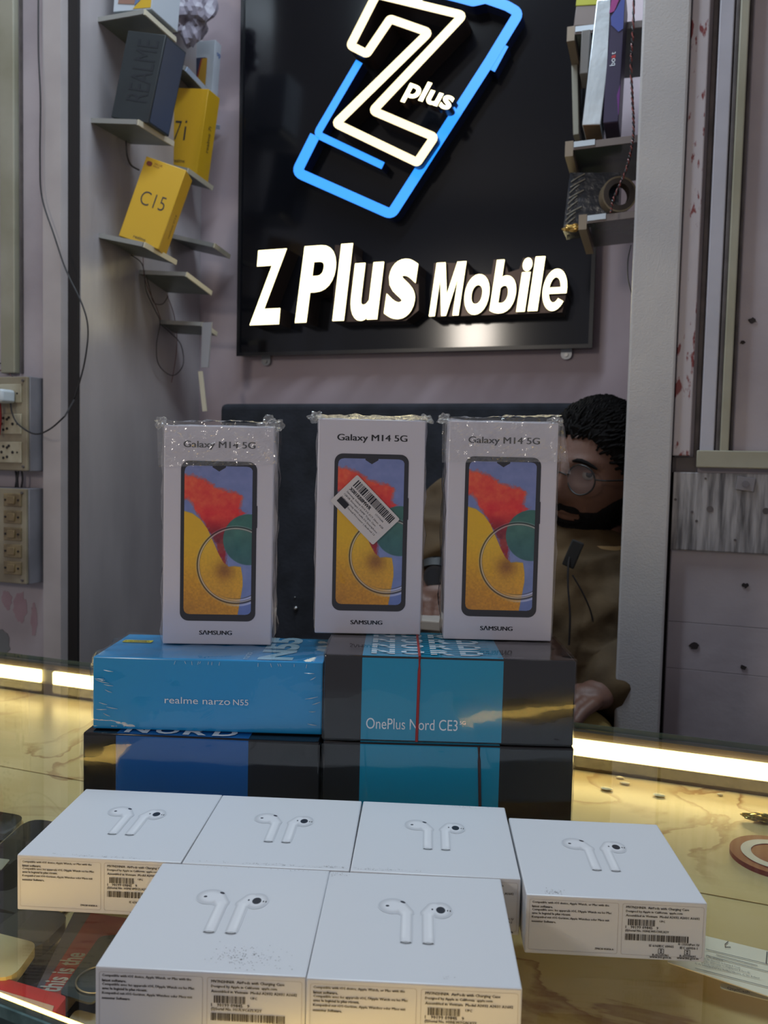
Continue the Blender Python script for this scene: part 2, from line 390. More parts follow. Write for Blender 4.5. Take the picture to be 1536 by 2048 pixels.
def letter(ch, px0, px1, py0, py1, d, name='letter', shear=.12, bold=.035):
    Y = YP-d
    # px rectangle bounds are taken at the letter's mid height/width
    xa = PY(px0, (py0+py1)/2, Y).x; xb_ = PY(px1, (py0+py1)/2, Y).x
    za = PY((px0+px1)/2, py1, Y).z; zb = PY((px0+px1)/2, py0, Y).z
    # lighter extrude: shape from the font, front face + solid returns
    vs, fs = custom(ch, d/2) if ch in 'Me' else text(ch, bold, shear, d/2, 6)
    ux0 = min(v.x for v in vs); ux1 = max(v.x for v in vs); uy0 = min(v.y for v in vs); uy1 = max(v.y for v in vs)
    V = [(xa+(v.x-ux0)/(ux1-ux0)*(xb_-xa), YP-(v.z+d/2), za+(v.y-uy0)/(uy1-uy0)*(zb-za)) for v in vs]
    front = [];side = []
    for f in fs:
        (front if all(vs[i].z > d/2-1e-5 for i in f) else side).append(f)
    mb = MB(); mb.add(V, front, SM, 0); mb.add(V, side, SM, 1)
    return mb.build(name, [M_lw, M_ret], sg)
zs_ = 2.048
for ch, a, b, c, e in (('Z', 62, 210, 122, 428), ('P', 248, 412, 105, 418), ('l', 402, 480, 98, 412), ('u', 475, 608, 175, 412), ('s', 612, 748, 160, 405),
                    ('M', 797, 945, 173, 392), ('o', 940, 1042, 222, 388), ('b', 1045, 1152, 162, 382), ('i', 1155, 1215, 155, 375), ('l', 1202, 1268, 150, 372), ('e', 1260, 1360, 200, 372)):
    letter(ch, 470+a/zs_, 470+b/zs_, 440+c/zs_, 440+e/zs_, .055, bold=.036 if ch not in 'ob' else .03, shear=.17 if ch != 'l' else .14)
# backing trays behind the word groups (bronze blocks seen between letters)
def poly_block(name, pxs, Yfront, Yback, mats, parent, mi_side=0):
    P = [sign_pts(px, py, Yfront) for px, py in pxs]
    A = sum(P[i][0]*P[(i+1) % len(P)][1]-P[(i+1) % len(P)][0]*P[i][1] for i in range(len(P)))
    if A < 0: P = P[::-1]
    mb = MB(); Mx = SM@Matrix(((1, 0, 0, 0), (0, 0, -1, Yback), (0, 1, 0, 0), (0, 0, 0, 1)))
    mb.prism(P, Yback-Yfront, Mx); return mb.build(name, mats, parent)
zz = lambda L: [(470+x/zs_, 440+y/zs_) for x, y in L]
poly_block('letter_backing', zz([(410, 102), (480, 108), (500, 180), (620, 178), (700, 160), (752, 200), (752, 370), (700, 412), (400, 418)]), YP-.045, YP, M_ret, sg)
poly_block('letter_backing', zz([(815, 176), (950, 176), (960, 225), (1050, 222), (1060, 162), (1105, 168), (1120, 215), (1165, 200), (1180, 155), (1270, 152), (1275, 205), (1345, 200), (1362, 280), (1340, 378), (797, 398)]), YP-.045, YP, M_ret, sg)
# logo strokes
def fillet(pts, r, closed=False, n=5):
    out = []; N = len(pts)
    for i, p in enumerate(pts):
        p = Vector(p)
        if not closed and i in (0, N-1): out.append(p); continue
        a = Vector(pts[i-1])-p; b = Vector(pts[(i+1) % N])-p
        la, lb = a.length, b.length; a.normalize(); b.normalize()
        ang = a.angle(b); t = min(r/math.tan(ang/2), la*.45, lb*.45); p1 = p+a*t; p2 = p+b*t
        for k in range(n+1):
            s = k/n; out.append(p1*(1-s)**2+p*2*s*(1-s)+p2*s*s)
    return out
def stroke(name, pts, w, d0, d1, mats, r=20, closed=False):
    P = fillet([Vector(p) for p in pts], r, closed); N = len(P); Lf = []; Rt = []
    if not closed:
        P = P[:]; 
    for i in range(N):
        t0 = (P[i]-P[i-1]).normalized() if (i > 0 or closed) else (P[1]-P[0]).normalized()
        t1 = (P[(i+1) % N]-P[i]).normalized() if (i < N-1 or closed) else t0
        t = (t0+t1).normalized(); nrm = Vector((-t.y, t.x)); k = w/2/max(.5, nrm.dot(Vector((-t0.y, t0.x))))
        Lf.append(P[i]+nrm*k); Rt.append(P[i]-nrm*k)
    mb = MB(); Q = []
    for q in Lf+Rt:
        p = PY(470+q.x/2.438, q.y/2.438, YP-d1); Q.append(p)
    base = [Vector((p.x, YP-d0, p.z)) for p in Q]
    fs = []; sd = []; M_ = N if closed else N-1
    for i in range(M_):
        j = (i+1) % N; fs.append((i, j, N+j, N+i)); sd.append((i, j, 2*N+j, 2*N+i)); sd.append((N+i, N+j, 3*N+j, 3*N+i))
    if not closed: sd += [(0, N, 3*N, 2*N), (N-1, 2*N-1, 4*N-1, 3*N-1)]
    mb.add(Q+base, fs, SM, 0); mb.add(Q+base, sd, SM, 1)
    return mb.build(name, mats, sg)
stroke('phone_outline', [(390, 660), (300, 840), (762, 1045), (1240, 300), (1385, 62), (1325, 28), (1222, -8), (1160, 6), (1085, -14), (900, -60)], 50, 0, .03, [M_lb, M_retb], r=32)
stroke('phone_button', [(1322, 222), (1256, 345)], 24, 0, .0295, [M_lb, M_retb], r=5)
stroke('phone_inner_line', [(606, 300), (398, 655), (722, 808)], 36, 0, .03, [M_lb, M_retb], r=26)
stroke('z_outline', [(563, 222), (642, 262), (757, 92), (945, 158), (492, 602), (888, 792), (972, 668), (672, 540), (1112, 74), (690, -28)], 42, .0, .05, [M_lz, M_ret], r=14, closed=True)
# plus word on the logo
vs, fs = text('plus', .028, .2, .5, 5)
ux0 = min(v.x for v in vs); ux1 = max(v.x for v in vs); uy0 = min(v.y for v in vs); uy1 = max(v.y for v in vs)
A0 = Vector((815, 462)); ex = Vector((238, 78)); ey = Vector((36, -128))
V = []
for v in vs:
    q = A0+ex*((v.x-ux0)/(ux1-ux0))+ey*((v.y-uy0)/(uy1-uy0)-.25)
    dd = .045+(v.z+.5)*.03; p = PY(470+q.x/2.438, q.y/2.438, YP-.075); V.append((p.x, YP-dd, p.z))
mb = MB(); mb.add(V, [f for f in fs if all(vs[i].z > .499 for i in f)], SM, 0); mb.add(V, [f for f in fs if not all(vs[i].z > .499 for i in f)], SM, 1)
mb.build('plus_word', [M_lw, M_ret], sg)

# ================================================================== LEFT WALL ELECTRICS
M_sb = mat('aged_cream_bakelite', (150, 140, 118), .4, col2=(122, 110, 88), vscale=14)
M_sb2 = mat('cream_socket', (176, 168, 146), .4, col2=(150, 140, 116), vscale=30)
M_sw = mat('brown_cream_switch', (136, 118, 84), .4, col2=(100, 84, 58), vscale=40)
M_sd = mat('grey_metal_box', (128, 126, 132), .45, var=.25, vscale=14, bump=.2)
Yq = YF-.040
def board(label, y0, y1, ur):
    zt = PY(ur, y0, Yq).z; zb = PY(ur, y1, Yq).z; xr = PY(ur, (y0+y1)/2, Yq).x; xl = xr-.16
    e = empty('switchboard', Vector((xl, Yq, zb)), label, 'switchboard')
    mb = MB(); mb.rbox((0, .004, 0), (.16, YF-Yq-.0005, zt-zb), .0015); mb.build('back_box', M_sd, e, True)
    mb = MB(); mb.rbox((-.002, -.002, .001), (.1585, .004, zt-zb-.001), .0015); mb.build('face_plate', M_sb, e, True)
    for zc in (.008, zt-zb-.008):
        mb = MB(); mb.cyl(.0022, .003, 12, Matrix.Translation((.151, -.003, zc))@Matrix.Rotation(PI/2, 4, 'X')); mb.build('screw', M_dgrey, e)
    return e
b1 = board('upper cream socket board on a grey metal box, white plug in its top socket', 752, 943, 57)
def hole(p, r, parent, name='pin_hole'):
    mb = MB(); mb.cyl(r, .0016, 14, Matrix.Translation(p)@Matrix.Rotation(PI/2, 4, 'X')); return mb.build(name, M_dark, parent)
for y0, y1, full in ((768, 806, 0), (828, 868, 1), (884, 925, 1)):
    c0 = PY(6, y1, Yq-.002)-b1.location; c1 = PY(44, y0, Yq-.002)-b1.location
    mb = MB(); mb.rbox((c0.x-.045 if not full else c0.x-.012, -.0045, c0.z), (c1.x, -.0018, c1.z), .001); s = mb.build('socket', M_sb2 if y0 < 800 else M_sb2, b1, True)
    cz = (c0.z+c1.z)/2
    hole((c1.x-.008, -.0046, cz), .0016, s); hole((c1.x-.018, -.0046, cz), .0026, s)
    if full:
        for dx, dz in ((-.030, .008), (-.030, -.008), (-.038, .010), (-.038, -.010), (-.026, .011), (-.042, 0)): hole((c1.x+dx, -.0046, cz+dz), .0024, s)
b2 = board('lower switchboard with five brown switches stacked on its cream plate', 977, 1170, 55)
for i in range(5):
    yc = 1000+i*34.0
    c = PY(27, yc, Yq-.002)-b2.location
    mb = MB(); mb.rbox((c.x-.020, -.0045, c.z-.0115), (c.x+.018, -.0018, c.z+.0115), .0012); s = mb.build('switch', M_sw, b2, True)
    mb = MB(); mb.rbox((c.x-.010, -.007, c.z-.007), (c.x+.006, -.004, c.z+.007), .0012, M=Matrix.Rotation(0, 4, 'X')); mb.build('rocker', mat('rocker', (128, 108, 74), .35, var=.2, vscale=60), s, True)
    hole((c.x+.0125, -.0047, c.z), .0020, s); hole((c.x-.0155, -.0047, c.z), .0020, s)
for k, (px, py, rx, rz) in enumerate(((40, 1215, .016, .030), (14, 1200, .012, .018), (68, 1240, .008, .030))):
    ps = [(math.cos(t*.262)*rx*random.uniform(.7, 1.15), math.sin(t*.262)*rz*random.uniform(.75, 1.15)) for t in range(24)]
    mb = MB(); mb.prism(ps, .0003, Matrix.Translation(PY(px, py, YF-.0001))@Matrix.Rotation(PI/2, 4, 'X')); mb.build('paint_stain', mat('pink_stain', (172, 146, 153), .45, col2=(164, 134, 142), vscale=30), bpy.data.objects['wall_front_left'])
# plug and its cable
pl = empty('plug', PY(6, 792, Yq-.02), 'white mains plug in the top socket with a long black cable looping over the wall', 'plug')
mb = MB(); mb.rbox((-.04, -.016, -.012), (.013, .0155, .011), .005, 3); mb.build('plug_body', mat('white_plug', (190, 198, 204), .35), pl, True)
def pcurve(pts, Y, n=8): return spline([PY(x, y, Y) if not isinstance(Y, (list, tuple)) else PY(x, y, Y[i]) for i, (x, y) in enumerate(pts)], n)
P = pcurve([(20, 790), (24, 825), (38, 850), (70, 868), (100, 858), (130, 832)], Yq-.012)+pcurve([(148, 800), (168, 730), (176, 660), (164, 608), (132, 540), (108, 470), (84, 395), (80, 320), (81, 200), (77, 100), (77, -40)], YF-.022)
mb = MB(); mb.tube([p-pl.location for p in P], .0014, 8); mb.build('cable', mat('black_cable', (34, 32, 34), .4), pl, True)
mb = MB(); mb.tube(pcurve([(4, -40), (8, 60), (1, 130), (-12, 190)], YF-.01), .0011, 6); tag(mb.build('red_wire', mat('red_wire', (120, 44, 40), .5), None, True), 'thin red wire down the far left edge of the wall', 'wire')
for k, (c, dx) in enumerate((((30, 28, 30), 0), ((96, 40, 36), -5))):
    mb = MB(); mb.tube(pcurve([(-25, 728+k*16), (2, 727+k*14), (16, 738+k*6), (25, 753)], YF-.012), .0012, 6); tag(mb.build('wire', mat('wire%d' % k, c, .5), None, True), ['black wire curling into the top of the socket board', 'brown wire under the black one entering the socket board'][k], 'wire')
for k in range(3):
    x = 31+k*6; mb = MB(); mb.tube(pcurve([(x, 941), (x+(-1)**k*2, 958), (x-1, 979)], YF-.018), .0018, 6)
    tag(mb.build('wire', mat('black_cable', (34, 32, 34), .4), None, True), ['leftmost of the three short dark wires between the two switchboards', 'middle one of the three short dark wires between the two switchboards', 'rightmost of the three short dark wires between the two switchboards'][k], 'wire', 'dark wires between the switchboards')
mb = MB(); mb.tube(pcurve([(-2, 802), (0, 835), (-3, 870)], Yq-.012), .003, 8); tag(mb.build('red_charger_cord', mat('red_cord', (150, 40, 44), .5), None, True), 'bright red cord hanging in front of the socket board', 'cord')
# pink stain and flaked plaster low left
ps = [(math.cos(t*.3)*.02*random.uniform(.8, 1.1)-.012, math.sin(t*.3)*.028*random.uniform(.8, 1.1)) for t in range(21)]
mb = MB(); mb.prism(ps, .0008, Matrix.Translation(PY(14, 1290, YF-.0001))@Matrix.Rotation(PI/2, 4, 'X')); mb.build('plaster_patch', mat('grey_plaster', (122, 124, 126), .8, bump=.4), bpy.data.objects['wall_front_left']).matrix_parent_inverse = Matrix()

# ================================================================== SHELVES, LEFT WALL
M_pl = mat('shelf_laminate', (120, 124, 122), .3, bump=.1, var=.15, vscale=20)
M_pe = mat('cream_edge_strip', (196, 186, 164), .45)
M_pew = mat('cool_edge_strip', (176, 190, 214), .4)
M_und = mat('shelf_underside', (104, 110, 104), .35, var=.2, vscale=25)
SHELF_G = 'small cantilevered display shelves'
def shelf(label, A, B, Cc, XA, t=.007, edge=M_pe, far=None):
    """A: near corner on the wall (X = XA), B: near outer corner, Cc: far outer corner"""
    a = PX(*A, XA); b = PY(*B, a.y); c = PX(*Cc, b.x)
    if far: c = PY(*Cc, a.y+far)
    c.y = min(c.y, YB-.015); dd = c-b; d = a+dd
    ex = (b-a); ey = dd; nz = ex.cross(ey).normalized()
    if nz.z < 0: nz = -nz
    e = empty('wall_shelf', a, label, 'shelf', None)
    q = [v-a for v in (a, b, c, d)]
    mb = MB(); lo = [v-nz*t for v in q]; mb.add(q+lo, [(0, 1, 2, 3), (7, 6, 5, 4), (0, 4, 5, 1), (1, 5, 6, 2), (2, 6, 7, 3), (3, 7, 4, 0)])
    mb.build('plate', [M_und], e)
    o = ex.normalized()*.003
    mb = MB(); q2 = [q[1], q[1]+o, q[2]+o, q[2]]; q2 = [v+nz*.001 for v in q2]; lo = [v-nz*(t+.002) for v in q2]
    mb.add(q2+lo, [(0, 1, 2, 3), (7, 6, 5, 4), (0, 4, 5, 1), (1, 5, 6, 2), (2, 6, 7, 3), (3, 7, 4, 0)]); mb.build('edge_strip', edge, e)
    o2 = -ey.normalized()*.003
    mb = MB(); q2 = [q[0]+o2, q[1]+o2, q[1], q[0]]; lo = [v-nz*(t+.001) for v in q2]
    mb.add(q2+lo, [(0, 1, 2, 3), (7, 6, 5, 4), (0, 4, 5, 1), (1, 5, 6, 2), (2, 6, 7, 3), (3, 7, 4, 0)]); mb.build('front_strip', mat('grey_strip', (140, 138, 134), .4), e)
    return e, a, b, c, d, nz
s1 = shelf('topmost small shelf on the left wall under a white and yellow box', (198, 36), (288, 20), (350, 76), XL)
s2 = shelf('small shelf on the left wall carrying the dark charcoal box', (184, 237), (275, 240), (346, 284), XL)
s3 = shelf('small drooping shelf on the left wall under the lower yellow box', (200, 467), (288, 485), (352, 521), XL)
t1 = shelf('shelf with a bluish edge behind the dark charcoal box', (330, 118), (373, 134), (422, 187), XL, edge=M_pew)  # edge strip is plain pale blue
t2 = shelf('shelf with a pale edge under the tall upright yellow box', (330, 326), (375, 337), (425, 373), XL)
t0 = shelf('bluish shelf under the white phone box near the sign', (392, 236), (420, 247), (458, 266), XL, edge=M_pew, far=.05)
t3 = shelf('empty shelf right of the lower yellow box, nearest the sign', (338, 467), (428, 487), (459, 510), XL, far=.09)
t4 = shelf('empty shelf with cream edge just below the lower yellow box', (281, 541), (372, 545), (422, 583), XL)
t5 = shelf('lowest empty shelf with a loose cream strip hanging from it', (322, 641), (404, 645), (433, 665), XL, far=.05)
p0 = t5[2]-t5[1]
mb = MB(); P = [PY(x, y, t5[2].y-.005)-t5[1] for x, y in ((404, 645), (423, 644), (416, 735), (402, 735))]
mb.add(P+[v+Vector((0, .004, 0)) for v in P], [(3, 2, 1, 0), (4, 5, 6, 7), (0, 1, 5, 4), (1, 2, 6, 5), (2, 3, 7, 6), (3, 0, 4, 7)]); mb.build('loose_strip', mat('pale_strip', (150, 148, 152), .4), t5[0])
mb = MB(); P = [PY(x, y, t5[2].y-.005)-t5[1] for x, y in ((396, 743), (404, 742), (413, 822), (405, 823))]
mb.add(P+[v+Vector((0, .003, 0)) for v in P], [(3, 2, 1, 0), (4, 5, 6, 7), (0, 1, 5, 4), (1, 2, 6, 5), (2, 3, 7, 6), (3, 0, 4, 7)]); mb.build('dangling_strip', M_pe, t5[0])
# little cables under the shelves
Xc = XL+.012
def wcurve(pts, X, n=8): return spline([PX(x, y, X) for x, y in pts], n)
for pts, c, r, lab in (([(262, 510), (285, 530), (292, 580), (310, 620), (320, 645), (313, 690), (318, 730), (345, 751), (366, 730), (362, 690), (340, 665), (320, 648)], (36, 36, 38), .0009, 'thin black wire with a drooping loop below the lowest shelf'),
               ([(286, 508), (290, 560), (312, 612), (322, 640)], (90, 46, 40), .0007, 'thin brown wire down to the lowest shelf'),
               ([(334, 590), (348, 630), (354, 680), (350, 725), (343, 765)], (96, 50, 44), .0007, 'reddish wire ending in a knot beside the black loop'),
               ([(252, 282), (254, 310), (262, 330), (278, 340)], (36, 34, 36), .0016, 'black cord bunched under the charcoal box shelf'),
               ([(292, 548), (300, 580), (308, 605), (325, 608), (336, 592)], (60, 50, 48), .0008, 'dark wire looped under the middle empty shelf')):
    mb = MB(); mb.tube(wcurve(pts, Xc), r, 6); tag(mb.build('wire', mat('w%d_%d' % (c[0], c[1]), c, .5), None, True), lab, 'wire')

def box_basis(BL, BR, TL):
    ex = (BR-BL); w = ex.length; ex.normalize(); ez = TL-BL; ez = ez-ex*ez.dot(ex); h = ez.length; ez.normalize(); ey = ez.cross(ex)
    M = Matrix((ex, ey, ez)).transposed().to_4x4(); M.translation = BL; return M, w, h
def phone_box(name, label, BL, BR, TL, dep, m, Y=None, D=None, cat='box', **kw):
    f = (lambda p: PY(p[0], p[1], Y)) if Y else (lambda p: PD(p[0], p[1], D))
    M, w, h = box_basis(f(BL), f(BR), f(TL)); e = empty(name, M, label, cat)
    mb = MB(); mb.rbox((0, 0, 0), (w, dep, h), .0012, 2); mb.build('carton', m, e, True)
    return e, w, h
M_yel = mat('yellow_card', (196, 152, 24), .4); M_char = mat('charcoal_card', (38, 44, 48), .5, var=.15, vscale=20)
M_blu = mat('blue_card', (60, 66, 82), .4)
# C15
Ys = s3[1].y+.012
e, w, h = phone_box('phone_box', 'tilted yellow box, the lower and nearer of the two yellow boxes', (237, 471), (317, 499), (284, 309), .046, M_yel, D=(PY(260, 480, Ys)-CAM).dot(FW))
mb = MB(); F = frontM(); fit_text(mb, 'C15', w*.20, h*.44, w*.60, h*.17, F, -.012, res=4); mb.build('lettering', M_ink, e)
mb = MB(); fit_text(mb, 'realme', w*.34, h*.035, w*.30, None, F, .01); mb.build('maker_name', M_ink, e)
mb = MB(); mb.prism(rrect(w*.06, h*.90, w*.20, h*.955, .004), .0002, F); fit_text(mb, 'VALUE', w*.24, h*.935, w*.2, None, F); fit_text(mb, 'PACK', w*.24, h*.905, w*.15, None, F); mb.build('badge', mat('maroon_ink', (110, 44, 20), .5), e)
sideM = lambda w: Matrix(((0, 0, 1, w+.0004), (1, 0, 0, 0), (0, 1, 0, 0), (0, 0, 0, 1)))
mb = MB(); fit_text(mb, 'realme C15', h*.2, .016, h*.3, None, sideM(w)@Matrix(((0, -1, 0, .046), (1, 0, 0, 0), (0, 0, 1, 0), (0, 0, 0, 1)))); mb.build('side_lettering', M_ink, e)
# 7i
e, w, h = phone_box('phone_box', 'upright yellow box half hidden behind the dark charcoal box', (314, 346), (393, 352), (318, 174), .044, M_yel, Y=t2[1].y+.03)
e.matrix_world = e.matrix_world
mb = MB(); fit_text(mb, '7', w*.30, h*.40, w*.16, h*.22, F, -.012, res=4); fit_text(mb, 'i', w*.54, h*.40, w*.05, h*.23, F, -.01, res=4); mb.build('lettering', M_ink, e)
mb = MB(); fit_text(mb, 'realme', w*.36, h*.14, w*.30, None, F, .01); mb.build('maker_name', M_ink, e)
mb = MB(); fit_text(mb, 'realme 7i', h*.32, .016, h*.3, None, sideM(w)@Matrix(((0, -1, 0, .044), (1, 0, 0, 0), (0, 0, 1, 0), (0, 0, 0, 1)))); mb.build('side_lettering', M_ink, e)
# charcoal
e, w, h = phone_box('phone_box', 'dark charcoal box with faint vertical lettering on the upper left shelf', (222, 234), (296, 246), (252, 60), .062, M_char, Y=s2[1].y+.012)
mb = MB(); fit_text(mb, 'REALME', h*.22, -w*.86, h*.70, w*.55, F@Matrix.Rotation(PI/2, 4, 'Z')@Matrix.Translation((0, 0, 0)), 0, res=3)
mb.build('lettering', mat('dull_black_ink', (34, 38, 44), .45), e)
mb = MB(); fit_text(mb, 'narzo 30 pro', h*.05, -.046, h*.34, None, sideM(w)@Matrix.Rotation(PI/2, 4, 'Z'), 0); mb.build('side_lettering', M_inkg, e)
mb = MB(); mb.prism(rrect(.003, .003, .059, h-.003, .002), .0003, sideM(w)); mb.build('side_panel', M_blu, e)
# white
e, w, h = phone_box('phone_box', 'white box showing a blue and yellow phone screen beside the sign', (352, 252), (419, 249), (351, 86), .05, mat('white_card_dim', (182, 188, 196), .45), Y=t0[1].y+.0)
mb = MB(); mb.prism(rrect(w*.12, h*.15, w*.80, h*.80, .006), .0004, F); s = mb.build('phone_picture', mat('navy_ink', (52, 60, 84), .4), e)
mb = MB(); mb.prism([(w*.80, h*.16), (w*.80, h*.79), (w*.66, h*.79), (w*.52, h*.45), (w*.30, h*.16)], .0005, F); mb.build('picture_swoosh', mat('ochre_ink', (182, 140, 48), .4), s)
mb = MB(); mb.prism([(w*.66, h*.79), (w*.52, h*.45), (w*.30, h*.16), (w*.25, h*.16), (w*.48, h*.47), (w*.62, h*.79)], .0006, F); mb.build('picture_red_line', mat('red_ink', (150, 60, 52), .4), s)
mb = MB(); fit_text(mb, 'oppo', .008, h*.82, .03, None, sideM(w), .02); fit_text(mb, 'F', .012, h*.09, .007, None, sideM(w), .05); fit_text(mb, 'M', .024, h*.09, .011, None, sideM(w), .05); mb.build('side_lettering', mat('blue_ink', (48, 92, 160), .4), e)
# top box with yellow stripes
e, w, h = phone_box('phone_box', 'white box with a yellow swoosh, highest on the left wall', (226, 24), (303, 18), (250, -120), .08, mat('white_card_dim', (182, 188, 196), .45), Y=s1[1].y+.012)
mb = MB(); mb.prism([(w*.52, h*.02), (w*.98, h*.02), (w*.98, h*.30), (w*.86, h*.22)], .0004, F); mb.build('yellow_swoosh', mat('yellow_ink', (198, 160, 44), .4), e)
mb = MB(); mb.prism([(w*.12, h*.11), (w*.55, h*.08), (w*.66, h*.5), (w*.2, h*.5)], .0004, F); mb.build('skin_tone_print', mat('tan_ink', (142, 108, 94), .45), e)
mb = MB(); mb.prism([(w*.56, h*.06), (w*.82, h*.2), (w*.80, h*.5), (w*.62, h*.4)], .0005, F); mb.build('blue_print', mat('slate_blue_ink', (92, 112, 150), .45), e)
# crumpled plastic bag at the top
def crumple(name, label, cat, center, sx, sy, sz, m, seed, amp=.3, parent=None, seg=28):
    bm = bmesh.new(); bmesh.ops.create_icosphere(bm, subdivisions=4, radius=1)
    for v in bm.verts:
        n1 = noise.noise(v.co*1.6+Vector((seed, 0, 0))); n2 = abs(noise.noise(v.co*4+Vector((0, seed, 0))))
        k = 1+amp*n1-amp*.5*n2; v.co = Vector((v.co.x*sx*k, v.co.y*sy*k, v.co.z*sz*k))
    mb = MB(); mb.bm(bm); o = mb.build(name, m, parent); o.location = center
    if label: tag(o, label, cat)
    return o
crumple('plastic_bag', 'crumpled greyish plastic bag stuffed above the white phone box', 'bag', PY(376, 18, 1.44)+Vector((0, 0, .0)), .050, .045, .062, mat('grey_plastic', (160, 152, 166), .35, bump=.8, bscale=60, var=.35, vscale=25), 4, .45)

# ================================================================== SHELVES, RIGHT
def rshelf(label, near, far_dz, ulx, y0, y1, urx, Y, dep):
    """horizontal plate from X at ulx (outer end) to the right wall"""
    a = PY(ulx, y0, Y); b = PY(urx, y1, Y); b = a+(b-a)*((XR-.0006-a.x)/(b.x-a.x))
    e = empty('wall_shelf', b, label, 'shelf'); A = a-b; B = Vector((0, 0, 0)); d = Vector((0, dep, far_dz)); t = Vector((0, 0, -.007))
    mb = MB(); q = [A, B, B+d, A+d]; lo = [v+t for v in q]
    mb.add(q+lo, [(0, 1, 2, 3), (7, 6, 5, 4), (0, 4, 5, 1), (1, 5, 6, 2), (2, 6, 7, 3), (3, 7, 4, 0)]); mb.build('plate', mat('green_tinted_plate', (84, 92, 88), .2, var=.2, vscale=18), e)
    mb = MB(); q = [A+Vector((-.012, -.001, .006)), A+Vector((-.0002, -.001, .006)), A+d+Vector((-.0002, 0, .004)), A+d+Vector((-.012, 0, .004))]; lo = [v+Vector((0, 0, -.022)) for v in q]
    mb.add(q+lo, [(0, 1, 2, 3), (7, 6, 5, 4), (0, 4, 5, 1), (1, 5, 6, 2), (2, 6, 7, 3), (3, 7, 4, 0)]); mb.build('end_cap', mat('beige_cap', (138, 122, 104), .5), e)
    mb = MB(); q = [A+Vector((0, -.003, .002)), B+Vector((0, -.003, .002)), B+Vector((0, -.0002, .002)), A+Vector((0, -.0002, .002))]; lo = [v+Vector((0, 0, -.010)) for v in q]
    mb.add(q+lo, [(0, 1, 2, 3), (7, 6, 5, 4), (0, 4, 5, 1), (1, 5, 6, 2), (2, 6, 7, 3), (3, 7, 4, 0)]); mb.build('front_strip', mat('taupe_strip', (116, 104, 100), .4), e)
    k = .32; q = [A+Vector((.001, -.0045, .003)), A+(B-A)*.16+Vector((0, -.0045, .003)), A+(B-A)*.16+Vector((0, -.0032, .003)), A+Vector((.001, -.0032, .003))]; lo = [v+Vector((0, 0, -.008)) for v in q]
    mb = MB(); mb.add(q+lo, [(0, 1, 2, 3), (7, 6, 5, 4), (0, 4, 5, 1), (1, 5, 6, 2), (2, 6, 7, 3), (3, 7, 4, 0)]); mb.build('pale_end_strip', mat('pale_strip2', (196, 204, 212), .4), e)  # paler strip laid over the outer end of the front strip
    return e, a
r1 = rshelf('display shelf under the silver and purple boxes right of the sign', None, -.004, 1147, 290, 275, 1268, 1.25, .15)
r2 = rshelf('lowest right shelf holding the wrapped pack and tape roll', None, -.002, 1174, 437, 426, 1262, 1.27, .13)
r3 = rshelf('short upper right shelf partly behind the silver box', None, -.006, 1150, 60, 50, 1240, 1.33, .15)
M_sil = mat('brushed_silver_foil', (226, 234, 240), .36, metal=.5, bump=.3, bscale=90, var=.3, vscale=14)
def tall(name, label, BL, BR, TL, dep, mats, Y, bottom=None):
    e, w, h = phone_box(name, label, BL, BR, TL, dep, mats, Y=Y)
    if bottom:
        mb = MB(); mb.rbox((.001, .001, -.0006), (w-.001, dep-.001, .001), .0004); mb.build('base_panel', bottom, e)
    return e, w, h
e, w, h = tall('slim_box', 'slim silver foil box standing upright right of the sign', (1164, 250), (1201, 249), (1190, 0), .07, M_sil, 1.262, mat('copper_foil', (150, 104, 60), .3, metal=.6, var=.4, vscale=30))
e, w, h = tall('slim_box', 'slim purple box with pink and blue print beside the silver one', (1206, 246), (1237, 243), (1233, -20), .07, mat('purple_card', (62, 52, 82), .4, col2=(48, 42, 62), vscale=7), 1.262, mat('plum_card', (58, 34, 54), .5))
R9 = Matrix.Rotation(PI/2, 4, 'Z')
mb = MB(); fit_text(mb, 'bo', h*.43, -w*.58, h*.055, None, F@R9, .0, res=4); fit_text(mb, 't', h*.515, -w*.58, h*.018, None, F@R9, 0, res=4); mb.build('lettering', M_white, e)
mb = MB(); fit_text(mb, 'a', h*.487, -w*.58, h*.024, None, F@R9, .02, res=4); mb.build('red_letter', mat('bright_red_ink', (200, 60, 60), .4), e)
mb = MB(); mb.prism([(w*.15, h*.80), (w*.5, h*.86), (w*.98, h*.97), (w*.98, h*.70), (w*.7, h*.68), (w*.2, h*.74)], .0003, F); mb.build('blue_print', mat('violet_blue_ink', (72, 82, 150), .4), e)
mb = MB(); mb.prism([(w*.03, h*.83), (w*.35, h*.84), (w*.85, h*.99), (w*.2, h*.99)], .0004, F); mb.build('pink_print', mat('magenta_ink', (150, 60, 124), .4), e)
mb = MB(); mb.prism([(w*.96, h*.05), (w*.99, h*.05), (w*.99, h*.28), (w*.8, h*.2)], .0004, F); mb.build('magenta_edge', mat('magenta_ink2', (104, 48, 120), .4), e)
e, w, h = phone_box('phone_box', 'yellow-topped beige box on the upper right shelf', (1147, 52), (1190, 50), (1142, 12), .08, mat('beige_card', (118, 104, 98), .5), Y=1.36)
mb = MB(); mb.rbox((-.001, -.001, h*.98), (w+.001, .081, h*1.9), .001); mb.build('lid', mat('lime_yellow_card', (168, 166, 50), .4), e, True)
e, w, h = phone_box('phone_box', 'pale cream carton edge standing between the sign and silver box', (1146, 270), (1158, 268), (1137, 96), .05, mat('cream_card', (146, 142, 128), .5), Y=1.40)
e, w, h = phone_box('phone_box', 'dark grey carton behind the slim silver box', (1158, 262), (1200, 260), (1150, 98), .05, mat('slate_card', (66, 70, 76), .4, var=.3, vscale=10), Y=1.43)
